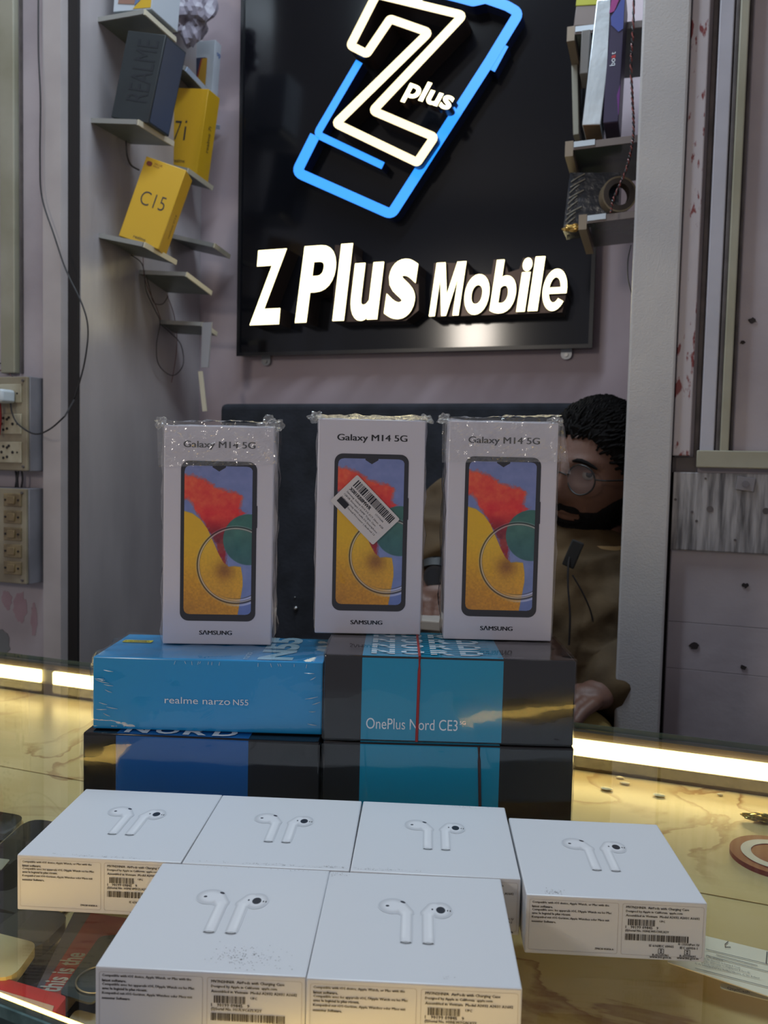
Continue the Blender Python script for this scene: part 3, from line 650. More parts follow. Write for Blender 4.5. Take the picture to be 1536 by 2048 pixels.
e, w, h = phone_box('phone_box', 'narrow taupe box leaning out under the upper right shelf', (1159, 148), (1176, 146), (1136, 64), .05, mat('taupe_card', (98, 92, 88), .5), Y=1.30)
# black pack in clear wrap with gold ends, tape roll, twisted wire
e = empty('wrapped_pack', PY(1126, 462, 1.29), 'black accessory pack in shiny crinkled wrap with gold ends', 'pack')
pp = [PY(x, y, 1.29)-e.location for x, y in ((1126, 462), (1178, 455), (1236, 436), (1240, 345), (1140, 345))]
V = pp+[v+Vector((0, .05, 0)) for v in pp]
bm = bmesh.new(); bv = [bm.verts.new(v) for v in V]; N5 = 5
bm.faces.new(bv[:5][::-1] if False else bv[:5]); bm.faces.new(bv[5:][::-1])
for i in range(5): bm.faces.new((bv[(i+1) % 5], bv[i], bv[5+i], bv[5+(i+1) % 5]))
bmesh.ops.recalc_face_normals(bm, faces=bm.faces); bmesh.ops.subdivide_edges(bm, edges=bm.edges[:], cuts=3, use_grid_fill=True)
bmesh.ops.triangulate(bm, faces=[f for f in bm.faces if len(f.verts) > 4])
mb = MB(); mb.bm(bm); mb.build('pack_body', mat('black_foil', (44, 48, 56), .25, bump=1, bscale=55, stretch=(1, 1, 1), col2=(90, 96, 106), thr=(.55, .72), vscale=28), e)
mb = MB()
for k in range(9):
    x = 1130+k*1.5; y = 452-k*11; a = PY(x, y, 1.2885)-e.location; b = PY(x+24+random.uniform(-6, 8), y-17, 1.2885)-e.location
    mb.tube([a, (a+b)/2+Vector((0, -.0015, 0)), b], .0011, 5)
mb.build('wrap_crease_sheen', mat('wrap_sheen', (150, 144, 130), .2, metal=.4), e, True)  # creases as pale strands, their sheen put into the colour
crumple('gold_end', None, None, PY(1145, 456, 1.287)-e.location, .014, .006, .006, mat('gold_foil', (190, 154, 84), .25, metal=.7), 2, .4, e)
e = empty('tape_roll', PY(1239, 388, 1.268), 'roll of brown tape hung in front of the wrapped black pack', 'tape')
def ring_mesh(R, r, h, n=40):
    mb = MB(); vs = []; fs = []
    for i in range(n):
        t = 2*PI*i/n; c, s = math.cos(t), math.sin(t); vs += [(R*c, 0, R*s), (R*c, h, R*s), (r*c, h, r*s), (r*c, 0, r*s)]
    for i in range(n):
        j = (i+1) % n
        for k in range(4): fs.append((4*i+k, 4*i+(k+1) % 4, 4*j+(k+1) % 4, 4*j+k))
    return mb.add(vs, fs)
RM = Matrix.Rotation(.25, 4, 'Z')
mb = ring_mesh(.026, .0235, .018); o = mb.build('tape_band', mat('brown_tape', (118, 104, 84), .25), e, True)
mb = ring_mesh(.0234, .016, .0165); o2 = mb.build('tape_core', mat('dark_core', (62, 52, 46), .5), e, True)
e.rotation_euler = (0, 0, .35)
def twist(name, label, pts, Yc, cols, r=.0011, turns=26):
    base = spline([PY(x, y, Yc) for x, y in pts], 14); e = empty(name, base[-1], label, 'wire')
    for k, c in enumerate(cols):
        q = [p+Vector((math.cos(i/len(base)*turns*2*PI+k*PI), math.sin(i/len(base)*turns*2*PI+k*PI), 0))*r*1.1-base[-1] for i, p in enumerate(base)]
        mb = MB(); mb.tube(q, r, 6); mb.build('strand', c, e, True)
twist('twisted_wire', 'red and black twisted wire hanging in front of the purple box side', [(1268, -30), (1266, 60), (1262, 130), (1265, 200), (1267, 260), (1262, 300), (1250, 345), (1228, 395), (1222, 425)], 1.24, [mat('wire_red', (120, 58, 52), .45), mat('wire_black', (38, 34, 36), .45)])
mb = MB(); mb.tube(pcurve([(1262, 490), (1256, 520), (1256, 555), (1264, 590)], 1.24), .0008, 6); tag(mb.build('wire', mat('w36_36', (36, 36, 38), .5), None, True), 'thin dark wire bowing out beside the post right of the sign', 'wire')

# ================================================================== COUNTER
ct = empty('display_counter', Vector((-.3, .6, 0)), 'glass topped display counter with a marbled tray and warm light strips', 'counter')
CM = Matrix.Translation(-ct.location)
# front edge runs at an angle to the back edge
Fa = PZ(0, 1999, ZG-.004); Fb = PZ(142, 2054, ZG-.004); dv = (Fb-Fa).normalized(); dv.z = 0; dv.normalize()
fe0 = Fa-dv*.45; fe1 = Fa+dv*1.25; nrm = Vector((dv.y, -dv.x, 0))      # towards the customer
def quadslab(c, z0, z1):
    c = [(p[0], p[1]) for p in c]; A = sum(c[i][0]*c[(i+1) % len(c)][1]-c[(i+1) % len(c)][0]*c[i][1] for i in range(len(c)))
    if A < 0: c = c[::-1]
    mb = MB(); mb.prism(c, z1-z0, CM@Matrix.Translation((0, 0, z0))); return mb
xl, xr = -1.25, .95
corners = [(fe0.x+nrm.x*.006, fe0.y+nrm.y*.006), (fe1.x+nrm.x*.006, fe1.y+nrm.y*.006), (xr, YC), (xl, YC)]
quadslab(corners, ZG-.006, ZG).build('glass_top', M_glass, ct)
# green ground edges of the pane (front and back)
mb = MB(); mb.box((xl, YC-.0004, ZG-.0058), (xr, YC+.0006, ZG-.0002), CM); mb.build('rear_glass_edge', M_gedge, ct)
def bar(p0, p1, nx, w0, w1, z0, z1):
    q = [p0+nx*w0, p1+nx*w0, p1+nx*w1, p0+nx*w1]; return quadslab(q, z0, z1)
bar(fe0, fe1, nrm, .0062, .0075, ZG-.0062, ZG-.0003).build('front_glass_edge', mat('teal_glass_edge', (126, 156, 156), .15, bump=.6, bscale=60, col2=(60, 84, 84), vscale=30), ct)
# tray
M_mar = mat('marbled_tray', (214, 186, 112), .35, col2=(150, 104, 46), vscale=5.2, stretch=(1.1, 2.6, 1), thr=(.52, .86), detail=9, bump=.05)
def marble():
    m, nt, p = newmat('yellow_marble'); N = nt.nodes; L = nt.links
    tc = N.new('ShaderNodeTexCoord'); mp = N.new('ShaderNodeMapping'); mp.inputs['Rotation'].default_value = (0, 0, -.5); L.new(tc.outputs['Object'], mp.inputs[0])
    n1 = N.new('ShaderNodeTexNoise'); n1.inputs['Scale'].default_value = 6.5; n1.inputs['Detail'].default_value = 8; n1.inputs['Distortion'].default_value = .9; L.new(mp.outputs[0], n1.inputs['Vector'])
    r1 = N.new('ShaderNodeValToRGB'); L.new(n1.outputs[0], r1.inputs[0]); cr = r1.color_ramp
    cr.elements[0].position = .0; cr.elements[0].color = (1, 1, 1, 1); cr.elements[1].position = 1; cr.elements[1].color = (1, 1, 1, 1)
    for pos, v in ((.455, 1), (.5, 0), (.512, 1)): el = cr.elements.new(pos); el.color = (v, v, v, 1)
    n2 = N.new('ShaderNodeTexNoise'); n2.inputs['Scale'].default_value = 9; n2.inputs['Detail'].default_value = 6; L.new(mp.outputs[0], n2.inputs['Vector'])
    r2 = N.new('ShaderNodeValToRGB'); L.new(n2.outputs[0], r2.inputs[0]); r2.color_ramp.elements[0].position = .35; r2.color_ramp.elements[0].color = lin((218, 198, 150)); r2.color_ramp.elements[1].position = .7; r2.color_ramp.elements[1].color = lin((198, 172, 118))
    mk = N.new('ShaderNodeMath'); mk.operation = 'MULTIPLY'; n3 = N.new('ShaderNodeTexNoise'); n3.inputs['Scale'].default_value = 6; L.new(mp.outputs[0], n3.inputs['Vector'])
    r3 = N.new('ShaderNodeValToRGB'); L.new(n3.outputs[0], r3.inputs[0]); r3.color_ramp.elements[0].position = .36; r3.color_ramp.elements[1].position = .6
    iv = N.new('ShaderNodeMath'); iv.operation = 'SUBTRACT'; iv.inputs[0].default_value = 1; L.new(r1.outputs[0], iv.inputs[1]); L.new(iv.outputs[0], mk.inputs[0]); L.new(r3.outputs[0], mk.inputs[1])
    mx = N.new('ShaderNodeMixRGB'); L.new(mk.outputs[0], mx.inputs[0]); L.new(r2.outputs[0], mx.inputs[1]); mx.inputs[2].default_value = lin((150, 104, 58)); L.new(mx.outputs[0], p.inputs['Base Color']); p.inputs['Roughness'].default_value = .3
    return m
M_mar = marble()
jL = PZ(0, 1531, ZS); jR = PZ(1536, 1809, ZS); jv = (jR-jL).normalized(); j0 = jL-jv*.4; j1 = jR+jv*.4
in0 = fe0-nrm*.02; in1 = fe1-nrm*.02
quadslab([(j0.x, j0.y), (j1.x, j1.y), (xr, YC-.012), (xl, YC-.012)], ZS-.012, ZS).build('marble_slab', M_mar, ct)
o = quadslab([(in0.x, in0.y), (in1.x, in1.y), (j1.x, j1.y-.0012), (j0.x, j0.y-.0012)], ZS-.012, ZS-.0004).build('marble_slab', M_mar, ct)
mb = MB(); mb.box((xl, YC-.016, ZS-.03), (xr, YC-.002, ZG-.031), CM); mb.build('rear_channel', mat('brown_channel', (96, 80, 56), .4, bump=.5, bscale=40, var=.5, vscale=18), ct)
mb = MB(); mb.box((xl, YC-.010, ZG-.0135), (xr, YC-.001, ZG-.0065), CM); mb.build('rear_rail', mat('brown_rail', (88, 76, 66), .4, var=.3, vscale=12), ct)
# light strips on the rear rail (two lengths with a gap on the left)
g0 = PY(84, 1350, YC-.012).x; g1 = PY(108, 1350, YC-.012).x
for a, b in ((xl, g0), (g1, xr)):
    mb = MB(); mb.rbox((a, YC-.016, ZG-.031), (b, YC-.0105, ZG-.0135), .002, 2, CM); mb.build('light_strip', M_led, ct)
mb = MB(); mb.box((xl, YC-.0105, ZG-.031), (xr, YC-.001, ZG-.0135), CM); mb.build('strip_backing', M_cream, ct)
bar(fe0, fe1, nrm, -.0105, -.005, ZG-.018, ZG-.010).build('front_light_strip', M_ledf, ct)
bar(fe0, fe1, nrm, -.004, .004, ZG-.05, ZG-.0065).build('front_rail', mat('teal_metal_rail', (70, 90, 92), .35, metal=.5, bump=.5, bscale=60, var=.6, vscale=24), ct)
quadslab([(in0.x, in0.y), (in1.x, in1.y), (xr, YC), (xl, YC)], 0.05, ZS-.0125).build('cabinet_body', mat('cabinet_dark', (60, 50, 44), .5), ct)
# debris along the light channel
for i, (px, py, s, c) in enumerate(((1213, 1577, .006, 0), (1318, 1590, .006, 0), (1240, 1555, .004, 1), (1440, 1589, .003, 1), (1497, 1581, .007, 1), (1250, 1566, .005, 1))):
    p = PZ(px, py, ZS+.0015); bm = bmesh.new(); bmesh.ops.create_icosphere(bm, subdivisions=2, radius=1)
    for v in bm.verts: v.co = Vector((v.co.x*s*(1+.5*noise.noise(v.co*3+Vector((i, 0, 0)))), v.co.y*s*.6, v.co.z*.0014))
    mb = MB(); mb.bm(bm); o = mb.build('scrap', mat('pale_scrap', (240, 230, 190), .5) if c == 0 else mat('clear_scrap', (226, 210, 170), .2), None, True); o.location = p
    tag(o, ['pale crumb on the marble below the light strip, nearest the black boxes', 'pale crumb on the marble in the middle of the light strip', 'clear plastic sliver lying against the light strip', 'tiny clear flake by the right end of the light strip', 'curled clear thread at the right end of the light strip', 'clear plastic shred just below the sliver by the light strip'][i], 'scrap')
# ------------------------------------------------------------------ things on the tray
def slab_px(name, label, cat, pts, z0, t, m, r=.006, bev=.0008, group=None):
    """flat thing on the tray: corner pixels (on its top face) in order round the outline"""
    P = [PZ(x, y, z0+t) for x, y in pts]; c = sum(P, Vector())/len(P); c.z = z0
    e = empty(name, c, label, cat, group); q = [Vector((p.x-c.x, p.y-c.y)) for p in P]
    A = sum(q[i].x*q[(i+1) % len(q)].y-q[(i+1) % len(q)].x*q[i].y for i in range(len(q)))
    if A < 0: q = q[::-1]
    f = fillet(q, r*1.6, True, 5)
    bm = bmesh.new(); vb = [bm.verts.new((p.x, p.y, 0)) for p in f]; fc = bm.faces.new(vb)
    r_ = bmesh.ops.extrude_face_region(bm, geom=[fc]); top = [v for v in r_['geom'] if isinstance(v, bmesh.types.BMVert)]
    for v in top: v.co.z = t
    bmesh.ops.recalc_face_normals(bm, faces=bm.faces)
    mb = MB(); mb.bm(bm); mb.build('body', m, e, False); return e, f, t
M_ph = mat('black_phone_glass', (22, 23, 25), .06, spec=.6); M_rim = mat('phone_rim', (150, 138, 110), .3, metal=.8)
def phone(label, pts, z0=ZS, t=.009, m=M_ph, rim=True, lens=None, r=.009):
    e, f, t = slab_px('phone', label, 'phone', pts, z0, t, m, r)
    if rim:
        mb = MB(); mb.tube([(p.x, p.y, t*.5) for p in f], .0014, 6, closed=True); mb.build('rim', M_rim, e, True)
    if lens:
        p = PZ(*lens, z0+t)-e.location; mb = MB(); mb.rbox((p.x-.012, p.y-.010, t-.0005), (p.x+.012, p.y+.010, t+.0014), .0006); mb.build('camera_module', M_ph, e)
    return e
phone('black phone at the far left of the tray nearest the marble', [(-90, 1608), (52, 1632), (-70, 1742), (-230, 1700)])
phone('black phone reflecting the light strip beside the upper left white box', [(60, 1634), (150, 1652), (20, 1792), (-78, 1760)], lens=None)
phone('dark grey phone lying under the left edge of the back left white box', [(52, 1700), (190, 1740), (90, 1842), (-60, 1800)], z0=ZS, m=mat('grey_phone_glass', (40, 40, 40), .1))
phone('dark phone pointing from the left frame edge to the cream case', [(-70, 1815), (98, 1838), (40, 1905), (-130, 1870)], m=mat('grey_phone_glass', (40, 40, 40), .1), rim=False)
phone('black phone in front of the back left white box', [(48, 1812), (146, 1828), (66, 1908), (-40, 1880)], z0=ZS+.0096, t=.008, m=mat('grey_phone_glass2', (58, 56, 52), .12), rim=False)
phone('large black tablet or phone under the red strip', [(70, 1906), (200, 1850), (250, 2000), (110, 2060), (0, 1990)], t=.006, m=M_ph, rim=False)
e, f, t = slab_px('phone_case_box', 'slate grey box with a wide red band printed with silver words', 'box', [(150, 1820), (262, 1838), (126, 2000), (72, 1978)], ZS+.0066, .010, mat('slate_box', (84, 80, 92), .35), .002)
zt_ = ZS+.0166
q = [PZ(x, y, zt_+.0003)-e.location for x, y in ((182, 1826), (262, 1838), (122, 1996), (86, 1976))]
mb = MB(); mb.add([(v.x, v.y, .0104) for v in q], [(3, 2, 1, 0)]); mb.add([(v.x, v.y, .0101) for v in q], [(0, 1, 2, 3)]); mb.build('red_band', mat('red_band', (150, 52, 46), .35), e)
a = PZ(104, 1986, zt_); b = PZ(160, 1908, zt_); ex = (b-a); wd = ex.length; ex.normalize(); ey = Vector((-ex.y, ex.x, 0)); TM = Matrix((ex, ey, Vector((0, 0, 1)))).transposed().to_4x4(); TM.translation = a-e.location+Vector((0, 0, .0006))+ey*-.004
mb = MB(); fit_text(mb, 'this is the', 0, 0, wd, .013, TM, .02, res=3); mb.build('silver_lettering', mat('silver_foil', (214, 214, 210), .25, metal=.5), e)
phone('smoky clear screen guard over the red strip', [(200, 1872), (250, 1868), (190, 2010), (118, 1986)], z0=zt_+.0008, t=.0012, m=mat('smoky_guard', (62, 70, 76), .1), rim=False, r=.003)
mb = MB(); c = PZ(198, 1958, zt_+.003); mb.tube([c+Vector((math.cos(t)*.0125, math.sin(t)*.0125, 0)) for t in np.linspace(0, 2*PI, 40)[:-1]], .0005, 6, closed=True); tag(mb.build('silver_ring', M_screw, None, True), 'thin silver ring lying by the front left white box', 'ring')
e, f, t = slab_px('phone_case', 'cream phone case at the left edge below the white boxes', 'phone case', [(-60, 1852), (76, 1886), (22, 1962), (-110, 1930)], ZS+.0185, .006, mat('cream_case', (176, 168, 132), .3), .006)
e, f, t = slab_px('red_case_box', 'red box with a grey front band beside the front light strip', 'box', [(-60, 1936), (134, 1993), (108, 2026), (-90, 1975)], ZS+.0065, .016, mat('red_card', (150, 34, 38), .35), .002)
q = [PZ(x, y, ZS+.0225)-e.location for x, y in ((-60, 1963), (108, 2013), (104, 2025), (-80, 1978))]
mb = MB(); mb.add([(v.x, v.y, .0163) for v in q], [(3, 2, 1, 0)]); mb.build('grey_band', mat('grey_band', (150, 134, 132), .4), e)
slab_px('grey_card', 'grey card corner lying beside the front left white box', 'card', [(152, 2018), (215, 2034), (210, 2075), (128, 2050)], ZS+.0065, .003, mat('grey_card', (130, 130, 122), .5), .002)
slab_px('paper_slip', 'pale paper corner at the left frame edge on the dark phones', 'paper', [(-40, 1712), (20, 1719), (2, 1740), (-50, 1738)], ZS+.0105, .0006, mat('pale_paper', (150, 148, 130), .6), .001)
# disc on the right (plain concentric coaster)
c = PZ(1553, 1712, ZS+.003); e = empty('round_coaster', c-Vector((0, 0, .003)), 'round red disc with a pale ring at the right frame edge', 'coaster')
RD = .036
mb = MB(); mb.cyl(RD, .004, 56, Matrix.Translation((0, 0, .002))); mb.build('disc', mat('coaster_red', (122, 20, 18), .35), e, True)
mb = MB(); n = 56; vs = []; fs = []
for i in range(n): t = 2*PI*i/n; vs += [(math.cos(t)*RD*.76, math.sin(t)*RD*.76, .0043), (math.cos(t)*RD*.54, math.sin(t)*RD*.54, .0043)]
for i in range(n): j = (i+1) % n; fs.append((2*i, 2*j, 2*j+1, 2*i+1))
mb.add(vs, fs); mb.build('pale_ring', mat('coaster_pale', (206, 204, 196), .4), e)
crumple('metal_clip', 'small shiny metal clip on the marble above the red disc', 'clip', PZ(1530, 1637, ZS+.004), .017, .006, .004, mat('brass_clip', (150, 134, 80), .2, metal=.9), 7, .5)
# folded bill under the glass, right
e, f, t = slab_px('bill', 'printed paper bill lying under the glass by the right white box', 'paper', [(1340, 1848), (1413, 1872), (1620, 1922), (1590, 2010), (1335, 1924)], ZS+.014, .0006, mat('bill_paper', (240, 228, 208), .6), .001)
L0 = e.location.copy()
def onbill(px, py, dz=.001): return PZ(px, py, ZS+.0148)-L0+Vector((0, 0, dz-.0004))
mb = MB()
def hline(p, q, w=.0003):
    p = onbill(*p); q = onbill(*q); n = (q-p).normalized().cross(Vector((0, 0, 1)))*w; mb.add([p-n, q-n, q+n, p+n], [(0, 1, 2, 3)])
for p, q in (((1412, 1900), (1536, 1930)), ((1432, 1911), (1515, 1933)), ((1412, 1912), (1540, 1946)), ((1390, 1938), (1540, 1977)), ((1534, 1905), (1532, 1929))): hline(p, q)
mb.build('ruled_line', M_inkg, e)
mb = MB()
for i, (s, px, py, qx, qy) in enumerate((('1) No Warranty', 1412, 1917, 1446, 1925), ('2) No Warranty on Display & Touch', 1408, 1921, 1480, 1940), ('3) No Warranty on Fingerprint & Face ID', 1405, 1926, 1500, 1950), ('4) Goods sold will not be taken back', 1402, 1930, 1470, 1949), ('5) As provided by the Service Centre. 6) No Refund', 1390, 1931, 1519, 1961))):
    a = onbill(px, py); b = onbill(qx, qy); ex = b-a; wd = ex.length; ex.normalize(); ey = Vector((0, 0, 1)).cross(ex); TM = Matrix((ex, ey, Vector((0, 0, 1)))).transposed().to_4x4(); TM.translation = a
    fit_text(mb, s, 0, 0, wd, .0024, TM, 0, res=1)
mb.build('small_print', M_inkg, e)
mb = MB(); mb.tube([onbill(*p) for p in ((1456, 1885), (1450, 1890), (1450, 1896), (1461, 1896))], .0003, 5); mb.build('pen_mark', M_inkg, e)
e, f, t = slab_px('receipt', 'paper slip with printed words tucked below the bill', 'paper', [(1440, 1966), (1540, 1982), (1536, 2000), (1441, 1976)], ZS+.010, .0006, mat('bill_paper2', (190, 184, 166), .6), .001)
a = PZ(1455, 1977, ZS+.012); b = PZ(1500, 1986, ZS+.012); ex = (b-a); wd = ex.length; ex.normalize(); TM = Matrix((ex, Vector((0, 0, 1)).cross(ex), Vector((0, 0, 1)))).transposed().to_4x4(); TM.translation = a-e.location-Vector((0, 0, .0008))
mb = MB(); fit_text(mb, 'Qty/Cash', 0, 0, wd, .0032, TM, .02, res=2); mb.build('lettering', M_inkg, e)

# ================================================================== STACKED CARTONS
def on_plane(bl, br, Z, name, w, d, h, label, cat='box', backoff=0, zpx=None):
    a = PZ(*bl, zpx or Z); b = PZ(*br, zpx or Z); ex = (b-a); ex.z = 0; wpx = ex.length; ex.normalize(); ey = Vector((-ex.y, ex.x, 0))
    o = (a+b)/2-ex*w/2+Vector((0, 0, 0)); M = Matrix((ex, ey, Vector((0, 0, 1)))).transposed().to_4x4(); M.translation = Vector((o.x, o.y, Z))
    return empty(name, M, label, cat)
def film_box(w, d, h, off, amp, seed, cuts=14, zlo=0):
    bm = bmesh.new(); bmesh.ops.create_cube(bm, size=1)
    for v in bm.verts: v.co = Vector(((v.co.x+.5)*(w+2*off)-off, (v.co.y+.5)*(d+2*off)-off, zlo+(v.co.z+.5)*(h+off-zlo)))
    bmesh.ops.delete(bm, geom=[f for f in bm.faces if f.normal.z < -.5], context='FACES')
    bmesh.ops.subdivide_edges(bm, edges=bm.edges[:], cuts=cuts, use_grid_fill=True); bm.normal_update()
    for v in bm.verts:
        n = noise.noise(v.co*55+Vector((seed, 0, 0))); ed = min(v.co.x+off, w+off-v.co.x)/w; k = 1+2.2*max(0, 1-ed/.12)
        lim = amp*k*max(0, n+.2)
        if v.co.z-zlo < .004: lim *= .1
        v.co += v.normal*lim
    mb = MB(); return mb.bm(bm)
M_bk = mat('black_gloss_card', (22, 20, 20), .1)
M_teal = mat('teal_card', (0, 140, 178), .14); M_teal2 = mat('teal_card_top', (40, 142, 176), .25)
M_cyan = mat('light_blue_card', (24, 146, 206), .2); M_dblue = mat('deep_blue_card', (10, 88, 160), .12)
def band(e, x0, x1, w, d, h, m, name='colour_band', t=.0003):
    mb = MB(); mb.box((x0, -t, .0012), (x1, -.00001, h-.0012)); mb.box((x0, .0012, h), (x1, d-.0012, h+t)); return mb.build(name, m, e)
HB = .065
# lower right and upper right black + teal cartons
w = .188; d = .09
def tealbox(Z, bl, br, label, x0f, x1f, zpx=None):
    e = on_plane(bl, br, Z, 'phone_carton', w, d, HB, label, zpx=zpx); mb = MB(); mb.rbox((0, 0, 0), (w, d, HB-.0004), .0012); mb.build('carton', M_bk, e, True)
    band(e, w*x0f, w*x1f, w, d, HB-.0004, M_teal); return e
tL = tealbox(ZG+.0002, (650, 1482), (1144, 1496), 'lower black carton with teal band, dark elastic band round it', .149, .706, ZG+HB)
tU = tealbox(ZG+HB+.0004, (648, 1479), (1144, 1493), 'upper black carton with a teal band and a red elastic round it', .151, .713)
hh = HB
F3 = frontM(off=.0006)
mb = MB(); fit_text(mb, 'OnePlus Nord CE3', w*.172, .0095, w*.365, .0083, F3, -.002, res=5); fit_text(mb, '5G', w*.545, .0145, w*.024, None, F3, 0, res=3); mb.build('lettering', M_white, tU)
mb = MB(); TT = topM(hh+.0001)
for r in range(4):
    y0 = .006+r*.0195
    for i, ch in enumerate('NORD'): fit_text(mb, ch, w*(.185+.12*i), y0, w*.095, .0155, TT, .035, res=3)
lt = mb.build('top_lettering', M_white, tU)
mb = MB()
for r in range(11): mb.box((w*.18, .009+r*.0068, hh+.0006), (w*.67, .0102+r*.0068, hh+.0008))
mb.build('stripe', M_teal2, tU)
mb = MB(); fit_text(mb, 'ONEPLUS', -w*.80, -.0055, w*.11, .003, topM(hh)@Matrix.Rotation(PI, 4, 'Z'), .02); mb.build('end_lettering', mat('dim_ink', (70, 68, 70), .5), tU)
def rubber(e, x, m, w_, d_, h_, r=.0011, lean=0, lo=0):
    mb = MB(); P = [(x+lean, -r*.6, lo+.0006), (x, -r*.6, h_+r*.3), (x, d_+r*.6, h_+r*.3), (x+lean, d_+r*.6, lo+.0006)]
    q = [Vector(P[0]).lerp(Vector(P[1]), k/6) for k in range(7)]+[Vector(P[1]).lerp(Vector(P[2]), k/6) for k in range(1, 7)]+[Vector(P[2]).lerp(Vector(P[3]), k/6) for k in range(1, 7)]
    mb.tube(q, r, 6); return mb.build('rubber_band', m, e, True)
rubber(tU, w*.379, mat('red_rubber', (150, 36, 36), .5), w, d, hh, lean=-.0007)
rubber(tL, w*.622, mat('dark_rubber', (66, 44, 44), .5), w, d, HB-.002, lean=.003)
mb = film_box(w, d, hh, .0006, .0004, 3.3); mb.build('shrink_wrap', M_filmt, tU, True)
mb = film_box(w, d, hh-.003, .0006, .0006, 8.3); mb.build('shrink_wrap', M_filmt, tL, True)
# left lower black/blue, left upper narzo
wl = .181; HL = .065
lL = on_plane((163, 1464), (642, 1484), ZG+.0002, 'phone_carton', wl, d, HL, 'lower left black carton with a deep blue band under the light blue one', zpx=ZG+HL)
mb = MB(); mb.rbox((0, 0, 0), (wl, d, HL-.0004), .0012); mb.build('carton', M_bk, lL, True)
band(lL, wl*.142, wl*.703, wl, d, HL-.0004, M_dblue)
mb = MB()
for i, ch in enumerate('NORD'): fit_text(mb, ch, wl*(.17+.125*i), .0022, wl*.10, .0155, topM(HL+.0000), .035, res=3)
mb.build('top_lettering', M_white, lL)
mb = film_box(wl, d, HL-.003, .0006, .0007, 5.1); mb.build('shrink_wrap', M_filmt, lL, True)
wn = .1765; hn = .056; dn = .083
nz = on_plane((188, 1457), (641, 1470), ZG+HL+.0006, 'phone_carton', wn, dn, hn, 'all light blue carton on top of the left stack')
mb = MB(); mb.rbox((0, 0, 0), (wn, dn, hn), .0012); mb.build('carton', M_cyan, nz, True)
mb = MB(); fit_text(mb, 'realme narzo', wn*.315, .0215, wn*.285, .0052, F3, .004, res=4); fit_text(mb, 'N55', wn*.613, .0215, wn*.066, .0044, F3, .004, res=4); mb.build('lettering', M_white, nz)
mb = MB(); fit_text(mb, 'N55', .004, -wn*.865, dn*.95, wn*.155, topM(hn)@Matrix.Rotation(PI/2, 4, 'Z'), .05, res=4); fit_text(mb, 'narzo', .004, -wn*.67, .022, wn*.022, topM(hn)@Matrix.Rotation(PI/2, 4, 'Z'), 0); mb.build('top_lettering', mat('pale_blue_ink', (150, 196, 220), .4), nz)
mb = MB(); mb.prism(rrect(-.010, .004, .014, .012, .001), .0003, topM(hn)@Matrix.Translation((.0155, dn*.55, 0))@Matrix.Rotation(.0, 4, 'Z')); st = mb.build('yellow_sticker', mat('yellow_sticker', (196, 184, 60), .4), nz)
mb = MB(); fit_text(mb, 'LED CAMERA', -.008, .006, .020, .0035, topM(hn+.0004)@Matrix.Translation((.0155, dn*.55, 0)), .02); mb.build('sticker_print', M_ink, st)
mb = film_box(wn, dn, hn, .0005, .0012, 1.7, 18); mb.build('shrink_wrap', M_film, nz, True)
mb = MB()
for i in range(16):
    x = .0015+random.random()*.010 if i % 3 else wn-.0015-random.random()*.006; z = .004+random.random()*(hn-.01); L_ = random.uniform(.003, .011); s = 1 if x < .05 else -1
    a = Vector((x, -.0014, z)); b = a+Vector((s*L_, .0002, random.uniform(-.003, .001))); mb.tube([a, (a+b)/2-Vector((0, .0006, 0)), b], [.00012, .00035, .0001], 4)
mb.build('wrap_crease_sheen', mat('crease_sheen', (190, 205, 214), .2), nz, True)  # crease strands coloured pale to stand for sheen on the wrap
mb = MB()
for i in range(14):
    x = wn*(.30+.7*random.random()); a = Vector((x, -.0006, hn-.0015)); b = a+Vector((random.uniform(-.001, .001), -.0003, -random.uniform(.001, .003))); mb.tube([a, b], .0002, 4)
mb.build('wrap_crease_sheen', mat('crease_sheen', (190, 205, 214), .2), nz, True)  # short strands along the top edge, sheen painted in the same way

